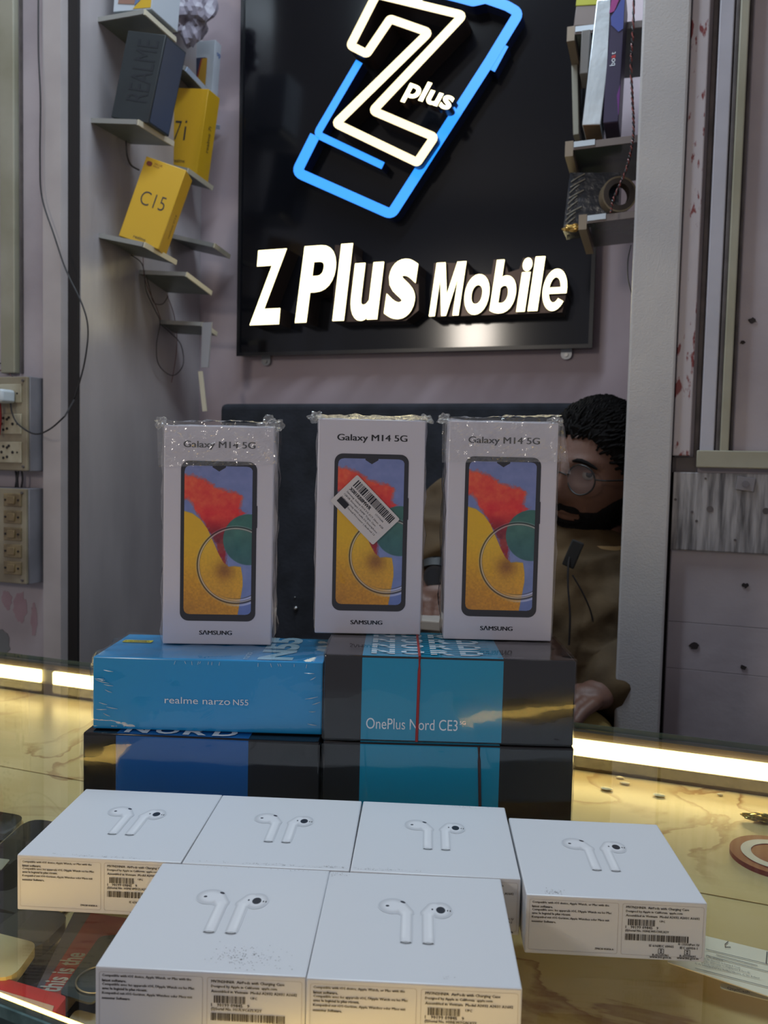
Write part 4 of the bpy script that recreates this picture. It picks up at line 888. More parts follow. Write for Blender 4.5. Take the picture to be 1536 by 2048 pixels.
# ================================================================== STANDING PHONE BOXES
def screen_art(X, Y):
    s, t = X, Y; A = 121/55.; n = vnoise(X, Y, 9, 20, 3, 4); n2 = vnoise(X, Y, 40, 88, 5, 2); n3 = vnoise(X, Y, 5, 11, 8, 3)
    col = np.stack([.42+.08*n-.06*t, .47+.06*n-.02*t, .66+.06*n+.02*t], -1)
    def put(mask, c):
        mm = np.clip(mask, 0, 1)[..., None]; return col*(1-mm)+np.asarray(c)*mm
    # red cloud
    j = (n-.5)*.24+(n2-.5)*.09
    def inpoly(pts, s, t):
        ins = np.zeros(s.shape, bool); k = len(pts)-1
        for i in range(len(pts)):
            xi, yi = pts[i]; xj, yj = pts[k]
            ins ^= ((yi > t) != (yj > t)) & (s < (xj-xi)*(t-yi)/(yj-yi+1e-9)+xi); k = i
        return ins
    P = [(-.1, .06), (.12, .06), (.28, .09), (.42, .13), (.55, .15), (.72, .17), (.86, .20), (.84, .25), (.80, .28), (.92, .32), (.78, .34), (.70, .38), (.62, .44), (.60, .52), (.62, .62), (.66, .72), (.56, .68), (.46, .52), (.38, .46), (.28, .38), (.18, .31), (.08, .23), (-.1, .20)]
    m = np.zeros(s.shape)
    for q in range(5):
        jj = (vnoise(X, Y, 16, 34, 20+q, 3)-.5)*.12; kk = (vnoise(X, Y, 16, 34, 40+q, 3)-.5)*.06; m += inpoly(P, s+jj, t+kk)
    m /= 5
    red = np.stack([.86-.50*sstep(.30, .52, t)*(1-.3*n)+.0*s+.1*(n-.5), .30-.22*sstep(.22, .45, t)+.16*(n-.5)*2+.05*(n2-.5), .20-.08*sstep(.25, .45, t)+.10*(n-.5)], -1)
    red[..., 0] = np.where(t > .52, np.maximum(red[..., 0], .55), red[..., 0])
    col = put(m, red)
    # yellow form
    yb = np.interp(s, [0, .12, .24, .34, .42, .50, .58, .66, .74, .84, .87, .875], [.305, .32, .36, .42, .50, .58, .645, .675, .67, .675, .75, 1.3])
    right = np.interp(t, [.6, .68, .74, .80, .86, 1.0], [.86, .845, .865, .87, .85, .80])
    ym = sstep(-.006, .006, t-yb)*sstep(-.006, .006, right-s)
    sh = np.exp(-((s-.60)**2/.02+(t-.70)**2/.004))
    yel = np.stack([.84-.10*sstep(.55, 1, t)*(1-s)-.30*sh+.12*(n2-.5)*sstep(.3, .9, t), .66-.16*sstep(.5, 1, t)*(1-.5*s)-.30*sh+.10*(n2-.5)*sstep(.3, .9, t), .10+.05*sstep(.6, 1, t)-.04*sh], -1)
    col = put(ym, yel)
    ym2 = sstep(0, .01, s-(.90-.1*(t-.80)/.06))*sstep(-.004, .004, (.78+.09*(1-s)/.12)-t+.01)*sstep(-.004, .004, t-(.775+.075*(1-s)/.14))
    # green disc
    dg = np.sqrt(((s-.95)*1)**2+((t-.49)*A)**2); gm = sstep(.385, .37, dg)
    gr = np.stack([.10+.08*n+.06*sstep(.6, .4, t), .34+.10*n-.05*sstep(.4, .65, t), .32+.08*n], -1); col = put(gm, gr)
    # low right blue wedge brightening
    # glass ring
    dr = np.sqrt((s-.765)**2+((t-.665)*A)**2)
    for r0, wd, c, a in ((.565, .013, (.16, .14, .14), .9), (.547, .010, (.92, .88, .84), .75), (.538, .006, (.35, .3, .3), .6), (.585, .006, (.8, .78, .8), .35)):
        col = put(np.exp(-((dr-r0)/wd)**2)*a, c)
    low = sstep(.1, .42, (t-.665)*A)*sstep(-.3, .2, s-.765)
    for r0, wd, c in ((.52, .012, (.85, .85, .95)), (.60, .012, (.82, .84, .95)), (.50, .006, (.2, .2, .25))): col = put(np.exp(-((dr-r0)/wd)**2)*.8*low, c)
    inner = (dr < .53)*.08; col = col*(1-inner[..., None])+np.array([.9, .86, .8])*inner[..., None]
    return np.clip(col*1.1, 0, 1), None
M_art = attrmat('screen_print', .3)
M_sam = mat('phone_box_card', (214, 210, 220), .35)
SW, SD, SH = .0885, .046, .1785
artmesh = None
def samsung(label, bl, br, Z, seed, tape=0):
    global artmesh
    e = on_plane(bl, br, Z+.0003, 'phone_box', SW, SD, SH, label, 'phone box')
    mb = MB(); mb.rbox((0, 0, 0), (SW, SD, SH), .0011); mb.build('carton', M_sam, e, True)
    F = frontM(off=.0002); mm = .001
    mb = MB(); mb.prism(rrect(14*mm, SH-159*mm, 75.3*mm, SH-28.3*mm, .0068, 7), .0001, F); mb.box((75.2*mm, -.0003, SH-82*mm), (75.9*mm, -.0002, SH-64*mm)); fr = mb.build('phone_picture', mat('print_black', (34, 32, 38), .3), e)
    F2 = Matrix.Translation((17*mm, -.0006, SH-153.5*mm))@Matrix(((1, 0, 0, 0), (0, 0, -1, 0), (0, 1, 0, 0), (0, 0, 0, 1)))
    wa, ha = 55*mm, 121.3*mm
    if artmesh is None:
        def fn(X, Y):
            c, _ = screen_art(X, Y); r = .0042; dx = np.maximum(np.maximum(r-X*wa, X*wa-(wa-r)), 0); dy = np.maximum(np.maximum(r-Y*ha, Y*ha-(ha-r)), 0)
            mk = (dx*dx+dy*dy) <= r*r
            nx = np.abs(X-.505)*wa; mk &= ~((nx < .0052) & (Y*ha < (.0042-nx*.62)))
            return c, mk
        o = grid_print('screen_art', wa, ha, 190, 418, fn, M_art, Matrix.Identity(4), fr); artmesh = o.data
    else:
        o = bpy.data.objects.new('screen_art', artmesh); C.objects.link(o); o.parent = fr
    o.matrix_local = F2
    mb = MB(); fit_text(mb, 'Galaxy M14 5G', 16*mm, SH-19.2*mm, 57.5*mm, 6.9*mm, F, 0, res=5, heavy=.00022); mb.build('title_lettering', M_ink, e)
    mb = MB(); fit_text(mb, 'S\u039bMSUNG', 30*mm, SH-170.4*mm, 26.3*mm, 3.6*mm, F, 0, res=4, heavy=.0002); mb.build('maker_lettering', mat('print_black', (34, 32, 38), .3), e)
    mb = film_box(SW, SD, SH, .0006, .0009 if not tape else .0011, seed, 16); mb.build('clear_wrap', M_film, e, True)
    return e
g1_ = samsung('left standing white box with red and yellow phone screen picture', (326, 1287.5), (540.5, 1290.5), ZG+HL+.0006+hn+.0008, 2.2, 1)
g2_ = samsung('middle standing white box with a tilted barcode sticker on its screen picture', (629, 1266), (840.5, 1270), ZG+HB+.0004+hh+.0008, 6.1)
g3_ = samsung('right standing white box with taped crumpled wrap over its title', (887, 1278), (1102, 1283), ZG+HB+.0004+hh+.0008, 9.4, 1)
# crumpled wrap bands at the tops + ears
def sheet(name, parent, pts, nu, nv, amp, seed, m=M_filmc, fold=70):
    """bilinear patch between four corners with creases"""
    a, b, c, d = [Vector(p) for p in pts]; V = []
    nr = (b-a).cross(d-a).normalized()
    for j in range(nv+1):
        for i in range(nu+1):
            u, v = i/nu, j/nv; p = a*(1-u)*(1-v)+b*u*(1-v)+c*u*v+d*(1-u)*v
            k = abs(noise.noise(Vector((p.x*fold+seed, p.z*fold*.8+p.x*fold*.6, seed))))+.6*abs(noise.noise(Vector((p.x*fold*2.3, p.z*fold*2.2, seed+4))))
            V.append(p+nr*amp*k)
    fs = [(j*(nu+1)+i, j*(nu+1)+i+1, (j+1)*(nu+1)+i+1, (j+1)*(nu+1)+i) for j in range(nv) for i in range(nu)]
    mb = MB(); mb.add(V, fs); return mb.build(name, m, parent)
sheet('wrap_flap', g1_, [(-.0035, -.0022, SH-.034), (SW+.0035, -.0022, SH-.030), (SW+.004, -.0022, SH+.003), (-.0045, -.0022, SH+.003)], 44, 20, .0035, 1.0)
sheet('wrap_flap', g1_, [(-.0045, -.0022, SH+.003), (SW+.004, -.0022, SH+.003), (SW+.002, SD, SH+.006), (-.003, SD, SH+.004)], 44, 12, .003, 2.0)
sheet('wrap_flap', g3_, [(-.0055, -.0025, SH-.034), (SW+.006, -.0025, SH-.031), (SW+.002, -.0025, SH+.0045), (-.006, -.0025, SH+.0015)], 44, 20, .0045, 3.0)
sheet('wrap_flap', g3_, [(-.006, -.0025, SH+.0015), (SW+.002, -.0025, SH+.0045), (SW+.004, SD, SH+.0085), (-.005, SD, SH+.003)], 44, 12, .003, 5.0)
sheet('torn_tape', g3_, [(SW+.001, -.002, SH-.040), (SW+.011, .001, SH-.041), (SW+.003, .002, SH-.001), (SW+.001, -.002, SH-.001)], 14, 20, .004, 6.0)
sheet('wrap_flap', g2_, [(-.0015, -.0012, SH-.001), (SW+.002, -.0012, SH-.001), (SW+.003, SD, SH+.006), (-.004, SD, SH+.005)], 40, 12, .0025, 7.0)
for e, x, s in ((g1_, -.003, 3), (g1_, SW-.004, 4), (g2_, -.002, 5), (g2_, SW+.0005, 9), (g3_, -.004, 6), (g3_, SW-.002, 11)):
    k = 1.6 if (e is g1_ and x > 0) else 1
    o = crumple('wrap_ear', None, None, Vector((x, .003, SH+.0015)), .0055*k, .004, .0042*k, M_filmc, s, .9, e)
# barcode sticker on the middle box
stM = Matrix.Translation((0, -.0022, 0))@Matrix(((1, 0, 0, 0), (0, 0, -1, 0), (0, 1, 0, 0), (0, 0, 0, 1)))@Matrix.Translation((.0400, SH-.0745, 0))@Matrix.Rotation(math.radians(-45), 4, 'Z')
mb = MB(); mb.prism(rrect(-.0255, -.0155, .0255, .0155, .0015), .0002, stM); st = mb.build('barcode_sticker', mat('sticker_white', (214, 208, 208), .3), g2_)
TM = stM@Matrix.Translation((0, 0, .0004))
def barcode(mb, x, y, w, h, M, seed, n=60):
    r = random.Random(seed); p = 0
    while p < n:
        b = r.choice((1, 1, 2, 3)); g = r.choice((1, 1, 2))
        if p+b > n: break
        mb.add([(x+p*w/n, y, 0), (x+(p+b)*w/n, y, 0), (x+(p+b)*w/n, y+h, 0), (x+p*w/n, y+h, 0)], [(0, 1, 2, 3)], M); p += b+g
mb = MB(); barcode(mb, -.0215, .0065, .044, .0068, TM, 5, 90)
fit_text(mb, 'X001RB8MWR', -.0215, .0022, .024, .0030, TM, 0, res=2, heavy=.00012); fit_text(mb, '17199644', .0085, .0030, .009, .0016, TM, 0, res=1)
for i, (s, wd) in enumerate((('Samsung Galaxy M14 5G (ICY Silver, 4GB', .043), ('128GB Storage) | 50MP Triple Cam', .037), ('Segment Only 6000 mAh 5G Smartphone', .042), ('Memory+Virtual Processor | Android 13', .042))):
    fit_text(mb, s, -.0215, -.0012-i*.0030, wd, .0020, TM, .015, res=1)
mb.box((-.0218, -.0115, 0), (-.012, -.0065, .0001), TM)
mb.build('sticker_print', mat('print_black', (34, 32, 38), .3), st)

# ================================================================== EARBUD BOXES
W_ = .100; HA = .0342
def bud_art(X, Y):
    # 46 x 48 mm window, x from 27..73, y(from back) 24..72
    x = 27+X*46; y = 24+Y*48; base = np.array([216, 217, 220])/255.; col = np.ones(X.shape+(3,))*base
    def put(m, c):
        nonlocal col; m = np.clip(m, 0, 1)[..., None]; col = col*(1-m)+np.asarray(c)*m
    def ell(cx, cy, rx, ry, a=0):
        ca, sa = math.cos(a), math.sin(a); u = (x-cx)*ca+(y-cy)*sa; v = -(x-cx)*sa+(y-cy)*ca; return np.sqrt((u/rx)**2+(v/ry)**2)
    def cap(x0, y0, x1, y1, r):
        dx, dy = x1-x0, y1-y0; t = np.clip(((x-x0)*dx+(y-y0)*dy)/(dx*dx+dy*dy), 0, 1); return np.hypot(x-x0-t*dx, y-y0-t*dy)/r
    def bud(mir):
        fx = (lambda v: v) if not mir else (lambda v: 102.8-v)
        st = cap(fx(45.8), 40, fx(45.8), 66.3, 3.05)
        hd = ell(38.2, 34.8, 7.6, 7.4, .1) if not mir else ell(64.1, 37, 6.0, 7.6)
        br = cap(fx(42), 34.0, fx(45.4), 40.5, 4.2)
        for d in (st, hd, br): put(sstep(1.08, .98, d), (.76, .77, .79))
        inside = np.minimum(np.minimum(st, hd), br)
        shade = .885-.11*sstep(.45, 1.0, inside)
        put(sstep(1.0, .9, inside), np.stack([shade, shade, shade+.01], -1))
        put(np.exp(-((x-fx(44.6))/1.2)**2)*sstep(38, 42, y)*sstep(66, 62, y)*.35, (.98, .98, .98))
        put(sstep(1, .85, ell(fx(45.8), 68.2, 3.1, 1.1))*1.0, (.35, .35, .36)); put(sstep(1, .8, ell(fx(45.8), 67.8, 2.3, .45)), (.8, .8, .8))
    bud(False); bud(True)
    put(sstep(1, .8, ell(35.3, 35, 1.1, 1.0)), (.25, .25, .28)); put(sstep(1, .8, ell(43.6, 30.6, 1.8, 1.0, .6)), (.25, .25, .28))
    put(sstep(1, .8, ell(64.1, 37, 2.7, 3.6)), (.18, .19, .22)); put(sstep(1, .6, ell(59.6, 36.6, .6, 1.0)), (.25, .25, .28))
    put(sstep(1, .6, ell(67.8, 37.3, .45, 1.0)), (.2, .2, .2)); put(sstep(1, .6, ell(69.2, 37.5, .45, 1.0)), (.2, .2, .2))
    mask = (np.abs((col-base)).sum(-1) > .004)
    mk = mask.copy(); mk[1:] |= mask[:-1]; mk[:-1] |= mask[1:]; mk[:, 1:] |= mask[:, :-1]; mk[:, :-1] |= mask[:, 1:]
    return col, mk
M_bud = attrmat('earbud_print', .35)
M_abox = mat('white_earbud_card', (216, 217, 220), .38, bump=.04, bscale=150)
M_lab = mat('label_white', (214, 210, 208), .45)
M_line = mat('label_outline', (176, 170, 168), .5)
M_scuff = mat('scuff_grey', (150, 148, 146), .7, var=.3, vscale=200)
budmesh = None; topscuffs = []
def earbox(label, cx, cy, ang, serial, scuff=()):
    global budmesh
    M = Matrix.Translation((0, 0, 0))@Matrix.Rotation(ang, 4, 'Z'); c = Vector((cx, cy, 0)); M.translation = c+Vector((0, 0, ZG+.0002))-M.to_3x3()@Vector((W_/2, W_/2, 0))
    e = empty('earbud_box', M, label, 'box')
    if 'ab' not in TC:
        mb = MB(); mb.rbox((0, 0, 0), (W_, W_, HA), .0009, 2); o = mb.build('carton', M_abox, e, True); TC['ab'] = o.data
    else: o = bpy.data.objects.new('carton', TC['ab']); C.objects.link(o); o.parent = e
    TT = Matrix.Translation((.027, .028, HA+.00015))
    if budmesh is None: o = grid_print('earbud_picture', .046, .048, 250, 250, bud_art, M_bud, Matrix.Identity(4), e); budmesh = o.data
    else: o = bpy.data.objects.new('earbud_picture', budmesh); C.objects.link(o); o.parent = e
    o.matrix_local = TT
    F = frontM(off=.0002); k = .001; top = HA/k
    # label outline
    mb = MB()
    def rr(x0, y0, x1, y1, r=1.2, t=.16):
        A = rrect(x0, y0, x1, y1, r); B = rrect(x0+t, y0+t, x1-t, y1-t, r-t*.5); n = len(A)
        mb.add([(a[0]*k, a[1]*k, 0) for a in A]+[(b[0]*k, b[1]*k, 0) for b in B], [(i, (i+1) % n, n+(i+1) % n, n+i) for i in range(n)], F)
    rr(2, 2.5, 51.5, top-2.3); rr(53.5, 2.5, 98.3, top-2.3); mb.build('label_outline', M_line, e)
    mb = MB(); F = frontM(off=.0003)
    T = lambda s, x, y, w, cap=1.35, b=0: fit_text(mb, s, x*k, (top-y)*k, w*k, None, F, b, res=1, heavy=.00006)
    y = 4.9
    for s, w in (('Compatible with iOS device, Apple Watch, or Mac with the', 42.5), ('latest software.', 11.5), ('Compatible avec les appareils iOS, l\'Apple Watch ou les Mac', 44), ('avec le logiciel le plus r\u00e9cent.', 21.5), ('Kompatibel mit iOS-Ger\u00e4ten, Apple Watches oder Macs mit', 43), ('neuester Software.', 13.5)):
        T(s, 3.5, y+.0, w, b=.01); y += 2.15
    T('ZM628-05858-A', 39, top-4.5, 10.5, b=.01)
    T('MV7N2HN/A  AirPods with Charging Case', 55.5, 5.3, 34.5, b=.008); T('Designed by Apple in California  apple.com', 55.5, 7.5, 31); T('Assembled in Vietnam  Model A2032 A2031 A1602', 55.5, 9.6, 40.5)
    barcode(mb, 56.8*k, (top-14.6)*k, 15.5*k, 3.6*k, F, 11, 70); T('UPC', 74.2, 12.2, 3); T('1   90199 09845   9', 55.6, 16.4, 18)
    T('(S)Serial No. '+serial, 55.5, 18.6, 24); barcode(mb, 55.5*k, (top-23.2)*k, 35.5*k, 3.7*k, F, hash(serial) % 97 if False else sum(map(ord, serial)), 120)
    T('IS 616/IEC 60065', 69, 26.4, 13.5); T('IS 13252(Part 1)/', 85, 25.0, 11.5); T('IEC 60950-1', 86, 26.8, 9.5)
    T('R-41169781', 71, 31.6, 8.6); T('www.bis.gov.in', 69.5, 33.2, 11.8); T('R-41160601', 86, 31.4, 8.6); T('www.bis.gov.in', 84.5, 33.0, 11.8)
    mb.build('label_print', M_ink if False else mat('label_ink', (62, 56, 56), .5), e)
    mb = MB()
    for x0 in (74, 88.4):
        rr(x0, top-30.2, x0+3.2, top-27.1, .5, .3)
        for dy in (-28.0, -29.2): mb.add([((x0+1.6+.55*math.cos(t*.785))*k, (top+dy+.5*math.sin(t*.785))*k, 0) for t in range(8)], [list(range(8))], F)
    mb.build('certification_mark', mat('label_ink', (62, 56, 56), .5), e)
    # scuffs
    if scuff:
        mb = MB(); r = random.Random(serial)
        for (sx, sy, n, spx, spy) in scuff:
            for i in range(n):
                x = (sx+r.gauss(0, spx))*k; yy = (sy+r.gauss(0, spy))*k
                if not (.0015 < x < W_-.0015 and .0015 < yy < W_-.0015): continue
                a = r.uniform(.00012, .0005); b = r.uniform(.0001, .00022)
                mb.add([(x-a, yy, 0), (x, yy-b, 0), (x+a, yy, 0), (x, yy+b, 0)], [(0, 1, 2, 3)], topM(HA, .0002))
        mb.build('scuff_mark', M_scuff, e)['kind'] = 'stuff'
    return e
XA_ = [(-.32512621, .44129487, .28203444), (-.22861977, .46892197, .28675846), (-.13195734, .49706992, .28020361), (-.03024917, .50904542, .28032727), (-.21102502, .3692416, .28768484), (-.11487235, .39703511, .29013422)]
gap = .0002
labs = ['back row white earbud box at the far left, text label lit warm', 'back row white earbud box, second from the left', 'back row white earbud box in front of the teal bands', 'separate white earbud box on the right with its full label visible', 'front row left white earbud box with a grey smudge on its lid', 'front row right white earbud box with a warm glowing label']
sers = ['H3NLVM3ZLX2Y', 'H3QLVN7ALX2Y', 'H3MLW2BFLX2Y', 'H3NLW5CWLX2Y', 'H17LVC6ZLX2Y', 'H3NLW7GALX2Y']
sc = [[(50, 2, 70, 18, .6)], [(50, 3, 60, 20, .8), (90, 3, 40, 5, 1)], [(20, 3, 60, 12, .8), (70, 97, 40, 10, 1)], [(15, 3, 60, 4, 2)], [(68, 12, 160, 9, 4), (50, 98, 30, 25, .6)], [(65, 5, 8, 2, 1), (5, 96, 30, 4, 1)]]
FR = 1.000
for i in range(6):
    x, y, a = XA_[i]; earbox(labs[i], x, y, a, sers[i], sc[i])

# ================================================================== PERSON
def capsules(mb, P, E, R, M=None):
    """closed tapered capsules along every edge; fused later by a voxel remesh"""
    R = [r if isinstance(r, tuple) else (r, r) for r in R]
    for i, r in enumerate(R):
        bm = bmesh.new(); bmesh.ops.create_uvsphere(bm, u_segments=20, v_segments=14, radius=1)
        for v in bm.verts: v.co = Vector((v.co.x*r[0], v.co.y*r[1], v.co.z*min(r)))+P[i]
        mb.bm(bm, M)
    for i, j in E:
        n = max(3, int((P[i]-P[j]).length/.012))
        for k in range(1, n):
            t = k/n; c = P[i].lerp(P[j], t); rx = R[i][0]*(1-t)+R[j][0]*t; ry = R[i][1]*(1-t)+R[j][1]*t
            bm = bmesh.new(); bmesh.ops.create_uvsphere(bm, u_segments=16, v_segments=10, radius=1)
            for v in bm.verts: v.co = Vector((v.co.x*rx, v.co.y*ry, v.co.z*min(rx, ry)))+c
            mb.bm(bm, M)
def fuse(mb, voxel, smooth, fold=None, shift=None):
    o = mb.build('fuse_src', M_skin); rm = o.modifiers.new('r', 'REMESH'); rm.mode = 'VOXEL'; rm.voxel_size = voxel
    sm = o.modifiers.new('sm', 'SMOOTH'); sm.factor = .5; sm.iterations = smooth
    bpy.context.view_layer.update()
    m2 = bpy.data.meshes.new_from_object(o.evaluated_get(bpy.context.evaluated_depsgraph_get())); bpy.data.objects.remove(o)
    bm = bmesh.new(); bm.from_mesh(m2); left = set(bm.verts); isl = []
    while left:
        st = [left.pop()]; comp = [st[0]]
        while st:
            v = st.pop()
            for e_ in v.link_edges:
                o_ = e_.other_vert(v)
                if o_ in left: left.discard(o_); st.append(o_); comp.append(o_)
        isl.append(comp)
    isl.sort(key=len); print('ISLANDS', [len(c) for c in isl][-6:])
    bmesh.ops.delete(bm, geom=[v for c in isl[:-1] for v in c], context='VERTS')
    if fold:
        bm.normal_update()
        for v in bm.verts: v.co += v.normal*fold(v.co)
    if shift: bmesh.ops.transform(bm, matrix=shift, verts=bm.verts)
    bm.to_mesh(m2); bm.free(); m2.materials.clear(); return m2
HD = 1.27
Hc = PD(1190, 946, HD)
HS = 1.0
view = (CAM-Hc); view.z = 0; view.normalize()
fdir = Matrix.Rotation(math.radians(-31), 3, 'Z') @ view      # turned towards the left of the picture
fdir = (fdir+Vector((0, 0, -.10))).normalized()
rt = fdir.cross(Vector((0, 0, 1))).normalized()              # his left-to-right axis seen from behind
upv = rt.cross(fdir).normalized()
rollM = Matrix.Rotation(math.radians(-8), 3, fdir); rt = rollM@rt; upv = rollM@upv
xh = -rt                                                     # +x = towards picture right
HM = Matrix((xh, -fdir, upv)).transposed().to_4x4()@Matrix.Scale(.935, 4); HM.translation = Hc
if HM.to_3x3().determinant() < 0: HM = Matrix((rt, -fdir, upv)).transposed().to_4x4()@Matrix.Scale(.935, 4); HM.translation = Hc
def head_r(n, grow=0.0, feat=True):
    a, b, c = .079+grow, .097+grow, .116+grow
    x, y, z = n.x*a, n.y*b, n.z*c
    if z < 0:
        k = (-z/c); x *= 1-.30*k**1.6; y *= 1-.10*k if y < 0 else 1-.40*k
    if y < 0 and feat:
        f = 0; ax = abs(x); g = lambda u, s: math.exp(-(u/s)**2)
        f += .021*g(x, .0105)*g(z+.024, .017) + .011*g(x, .009)*g(z-.004, .026)
        f += .006*g(ax-.011, .006)*g(z+.031, .008)
        f -= .011*g(ax-.032, .017)*g(z-.010, .012)
        f += .006*g(ax-.030, .022)*g(z-.030, .008)
        f += .004*g(ax-.043, .018)*g(z+.018, .018)
        f += .007*g(x, .021)*g(z+.056, .0045) + .007*g(x, .018)*g(z+.067, .005) - .003*g(x, .022)*g(z+.0615, .002)
        f += .008*g(x, .022)*g(z+.096, .014) - .004*g(x, .02)*g(z+.079, .006)
        y -= f
    return Vector((x, y, z))
def sphere_dirs(nu=96, nv=72):
    V = []; Fc = []
    for j in range(nv+1):
        ph = PI*j/nv
        for i in range(nu): t = 2*PI*i/nu; V.append(Vector((math.sin(ph)*math.cos(t), math.sin(ph)*math.sin(t), math.cos(ph))))
    for j in range(nv):
        for i in range(nu): Fc.append((j*nu+i, (j+1)*nu+i, (j+1)*nu+(i+1) % nu, j*nu+(i+1) % nu))
    return V, Fc
M_skin = mat('brown_skin', (104, 72, 58), .55, bump=.15, bscale=220, col2=(96, 66, 54), vscale=24)
M_hair = mat('black_hair', (16, 14, 14), .9, spec=.15, bump=1, bscale=150, stretch=(1, 1, .25))
M_jack = mat('olive_brown_jacket', (82, 62, 34), .85, bump=.35, bscale=90, col2=(64, 48, 26), vscale=10)
M_khaki = mat('khaki_cloth', (128, 108, 56), .8, bump=.3, bscale=160)
# skeleton of trunk and arms
pel = Vector((-.20, 1.31, .63)); bel = PD(1120, 1330, 1.28); che = PD(1135, 1215, 1.29); nck = PD(1190, 1088, 1.30); hb = PD(1196, 1020, 1.295)
shR = PD(1010, 1125, 1.29); elR = PD(905, 1035, 1.29); wrR = PD(869, 1130, 1.22); haR = PD(869, 1190, 1.17)
shL = PD(1290, 1150, 1.29); elL = PD(1290, 1320, 1.21); wrL = PD(1222, 1378, 1.15); haL = PD(1180, 1395, 1.125)
hipR = pel+Vector((-.09, -.02, -.02)); hipL = pel+Vector((.09, -.02, -.02))
knR = Vector((-.36, 1.08, .70)); knL = PD(1140, 1512, 1.13); anR = Vector((-.36, 1.12, .22)); anL = Vector((-.10, 1.14, .22))
toR = anR+Vector((0, -.13, -.14)); toL = anL+Vector((0, -.13, -.14)); hlR = anR+Vector((0, .0, -.15)); hlL = anL+Vector((0, 0, -.15))
B = [pel, bel, che, nck, hb, shR, elR, wrR, shL, elL, wrL, hipR, knR, anR, toR, hipL, knL, anL, toL, haR, haL]
E_ = [(0, 1), (1, 2), (2, 3), (3, 4), (2, 5), (5, 6), (6, 7), (2, 8), (8, 9), (9, 10), (0, 11), (11, 12), (12, 13), (13, 14), (0, 15), (15, 16), (16, 17), (17, 18), (7, 19), (10, 20)]
Rb = [(.12, .10), (.115, .09), (.13, .095), .052, .050, .055, .038, .026, .055, .038, .026, .075, .052, .036, .026, .075, .052, .036, .026, (.030, .018), (.030, .018)]
mbp = MB()
capsules(mbp, B, E_, Rb)
dirs, DF = sphere_dirs(); mbp.add([head_r(d) for d in dirs], DF, HM)
# ears
for sx in (1, -1):
    bm = bmesh.new(); bmesh.ops.create_uvsphere(bm, u_segments=20, v_segments=14, radius=1)
    for v in bm.verts:
        rr = math.hypot(v.co.y, v.co.z); dent = .5*math.exp(-((rr-.35)/.3)**2) if v.co.x*sx > 0 else 0
        v.co = Vector((v.co.x*.008*(1-dent)*1.0, v.co.y*.017, v.co.z*.031*(1 if v.co.z > 0 else .9)))
    mbp.bm(bm, HM@Matrix.Translation((sx*.081, .012, -.006))@Matrix.Rotation(-sx*.35, 4, 'Z'))
# fingers: five chains on each hand, curled
def hand(w, h, side, curl):
    d = (h-w).normalized(); up = Vector((0, 0, 1)); a = d.cross(up).normalized()*side; b = a.cross(d).normalized()*side
    if b.z < 0: b = -b
    for k, (off, ln) in enumerate(((-.022, .055), (-.008, .066), (.007, .062), (.021, .048))):
        p = h+a*off+d*.018; q1 = p+(d*math.cos(curl*.5)-b*math.sin(curl*.5))*ln*.42; q2 = q1+(d*math.cos(curl*1.2)-b*math.sin(curl*1.2))*ln*.33; q3 = q2+(d*math.cos(curl*1.9)-b*math.sin(curl*1.9))*ln*.25
        capsules(mbp, [h+a*off*.7, p, q1, q2, q3], [(0, 1), (1, 2), (2, 3), (3, 4)], [.009, .0092, .0085, .0078, .0065])
    p = w*.35+h*.65-a*.022; q1 = p-a*.016+d*.022; q2 = q1+d*.022-b*.006-a*.003
    capsules(mbp, [w*.5+h*.5-a*.006, p, q1, q2], [(0, 1), (1, 2), (2, 3)], [.013, .0115, .0100, .0078])
hand(wrR, haR, 1, .8); hand(wrL, haL, -1, .45)
per = empty('person', Vector((pel.x, pel.y, 0)), 'man with glasses and short beard in an olive brown jacket, leaning behind the boxes', 'person')
m2 = fuse(mbp, .0028, 3, None, Matrix.Translation(-per.location))
body = link('body', m2, M_skin, per); m2.shade_smooth()
PL = Matrix.Translation(-per.location)
# jacket
def folds(v):
    q = Vector((v.x*9+v.z*7, v.y*6, v.z*16-v.x*10)); return .010*(1-2*abs(noise.noise(q)))+.005*noise.noise(v*38)
JB = [pel+Vector((0, 0, .04)), bel, che, nck*.75+che*.25, shR, elR, wrR*.8+elR*.2, shL, elL, wrL*.82+elL*.18]
JE = [(0, 1), (1, 2), (2, 3), (2, 4), (4, 5), (5, 6), (2, 7), (7, 8), (8, 9)]
JR = [(.15, .125), (.145, .115), (.155, .115), .075, .078, .062, .044, .078, .060, .044]
mb = MB(); capsules(mb, JB, JE, JR); m2 = fuse(mb, .006, 6, folds, PL); jk = link('jacket', m2, M_jack, per); m2.shade_smooth()
# collar, zip, toggle
nd = (hb-nck).normalized(); cx_ = view
def ringpts(c, r, n=26, tilt=0, ry=None): 
    a = nd.cross(Vector((0, 1, 0))).normalized(); b = nd.cross(a).normalized(); return [c+a*math.cos(t)*r+b*math.sin(t)*(ry or r) for t in np.linspace(0, 2*PI, n)[:-1]]
cc = nck+nd*-.006
cc = nck-nd*.012; r0 = ringpts(cc-nd*.02, .100); r1_ = ringpts(cc+nd*.020, .086); r2_ = ringpts(cc+nd*.020, .078); r3_ = ringpts(cc-nd*.02, .086); n = len(r0)
mb = MB(); vs = r0+r1_+r2_+r3_; fs = []
for k in range(3):
    for i in range(n): j = (i+1) % n; fs.append((k*n+i, k*n+j, (k+1)*n+j, (k+1)*n+i))
mb.add([v+Vector((0, 0, .004))*noise.noise(v*30) for v in vs], fs, PL); mb.build('collar', mat('light_tan_lining', (150, 122, 82), .8), jk, True)
surf = lambda px, py, D: PD(px, py, D-.105)
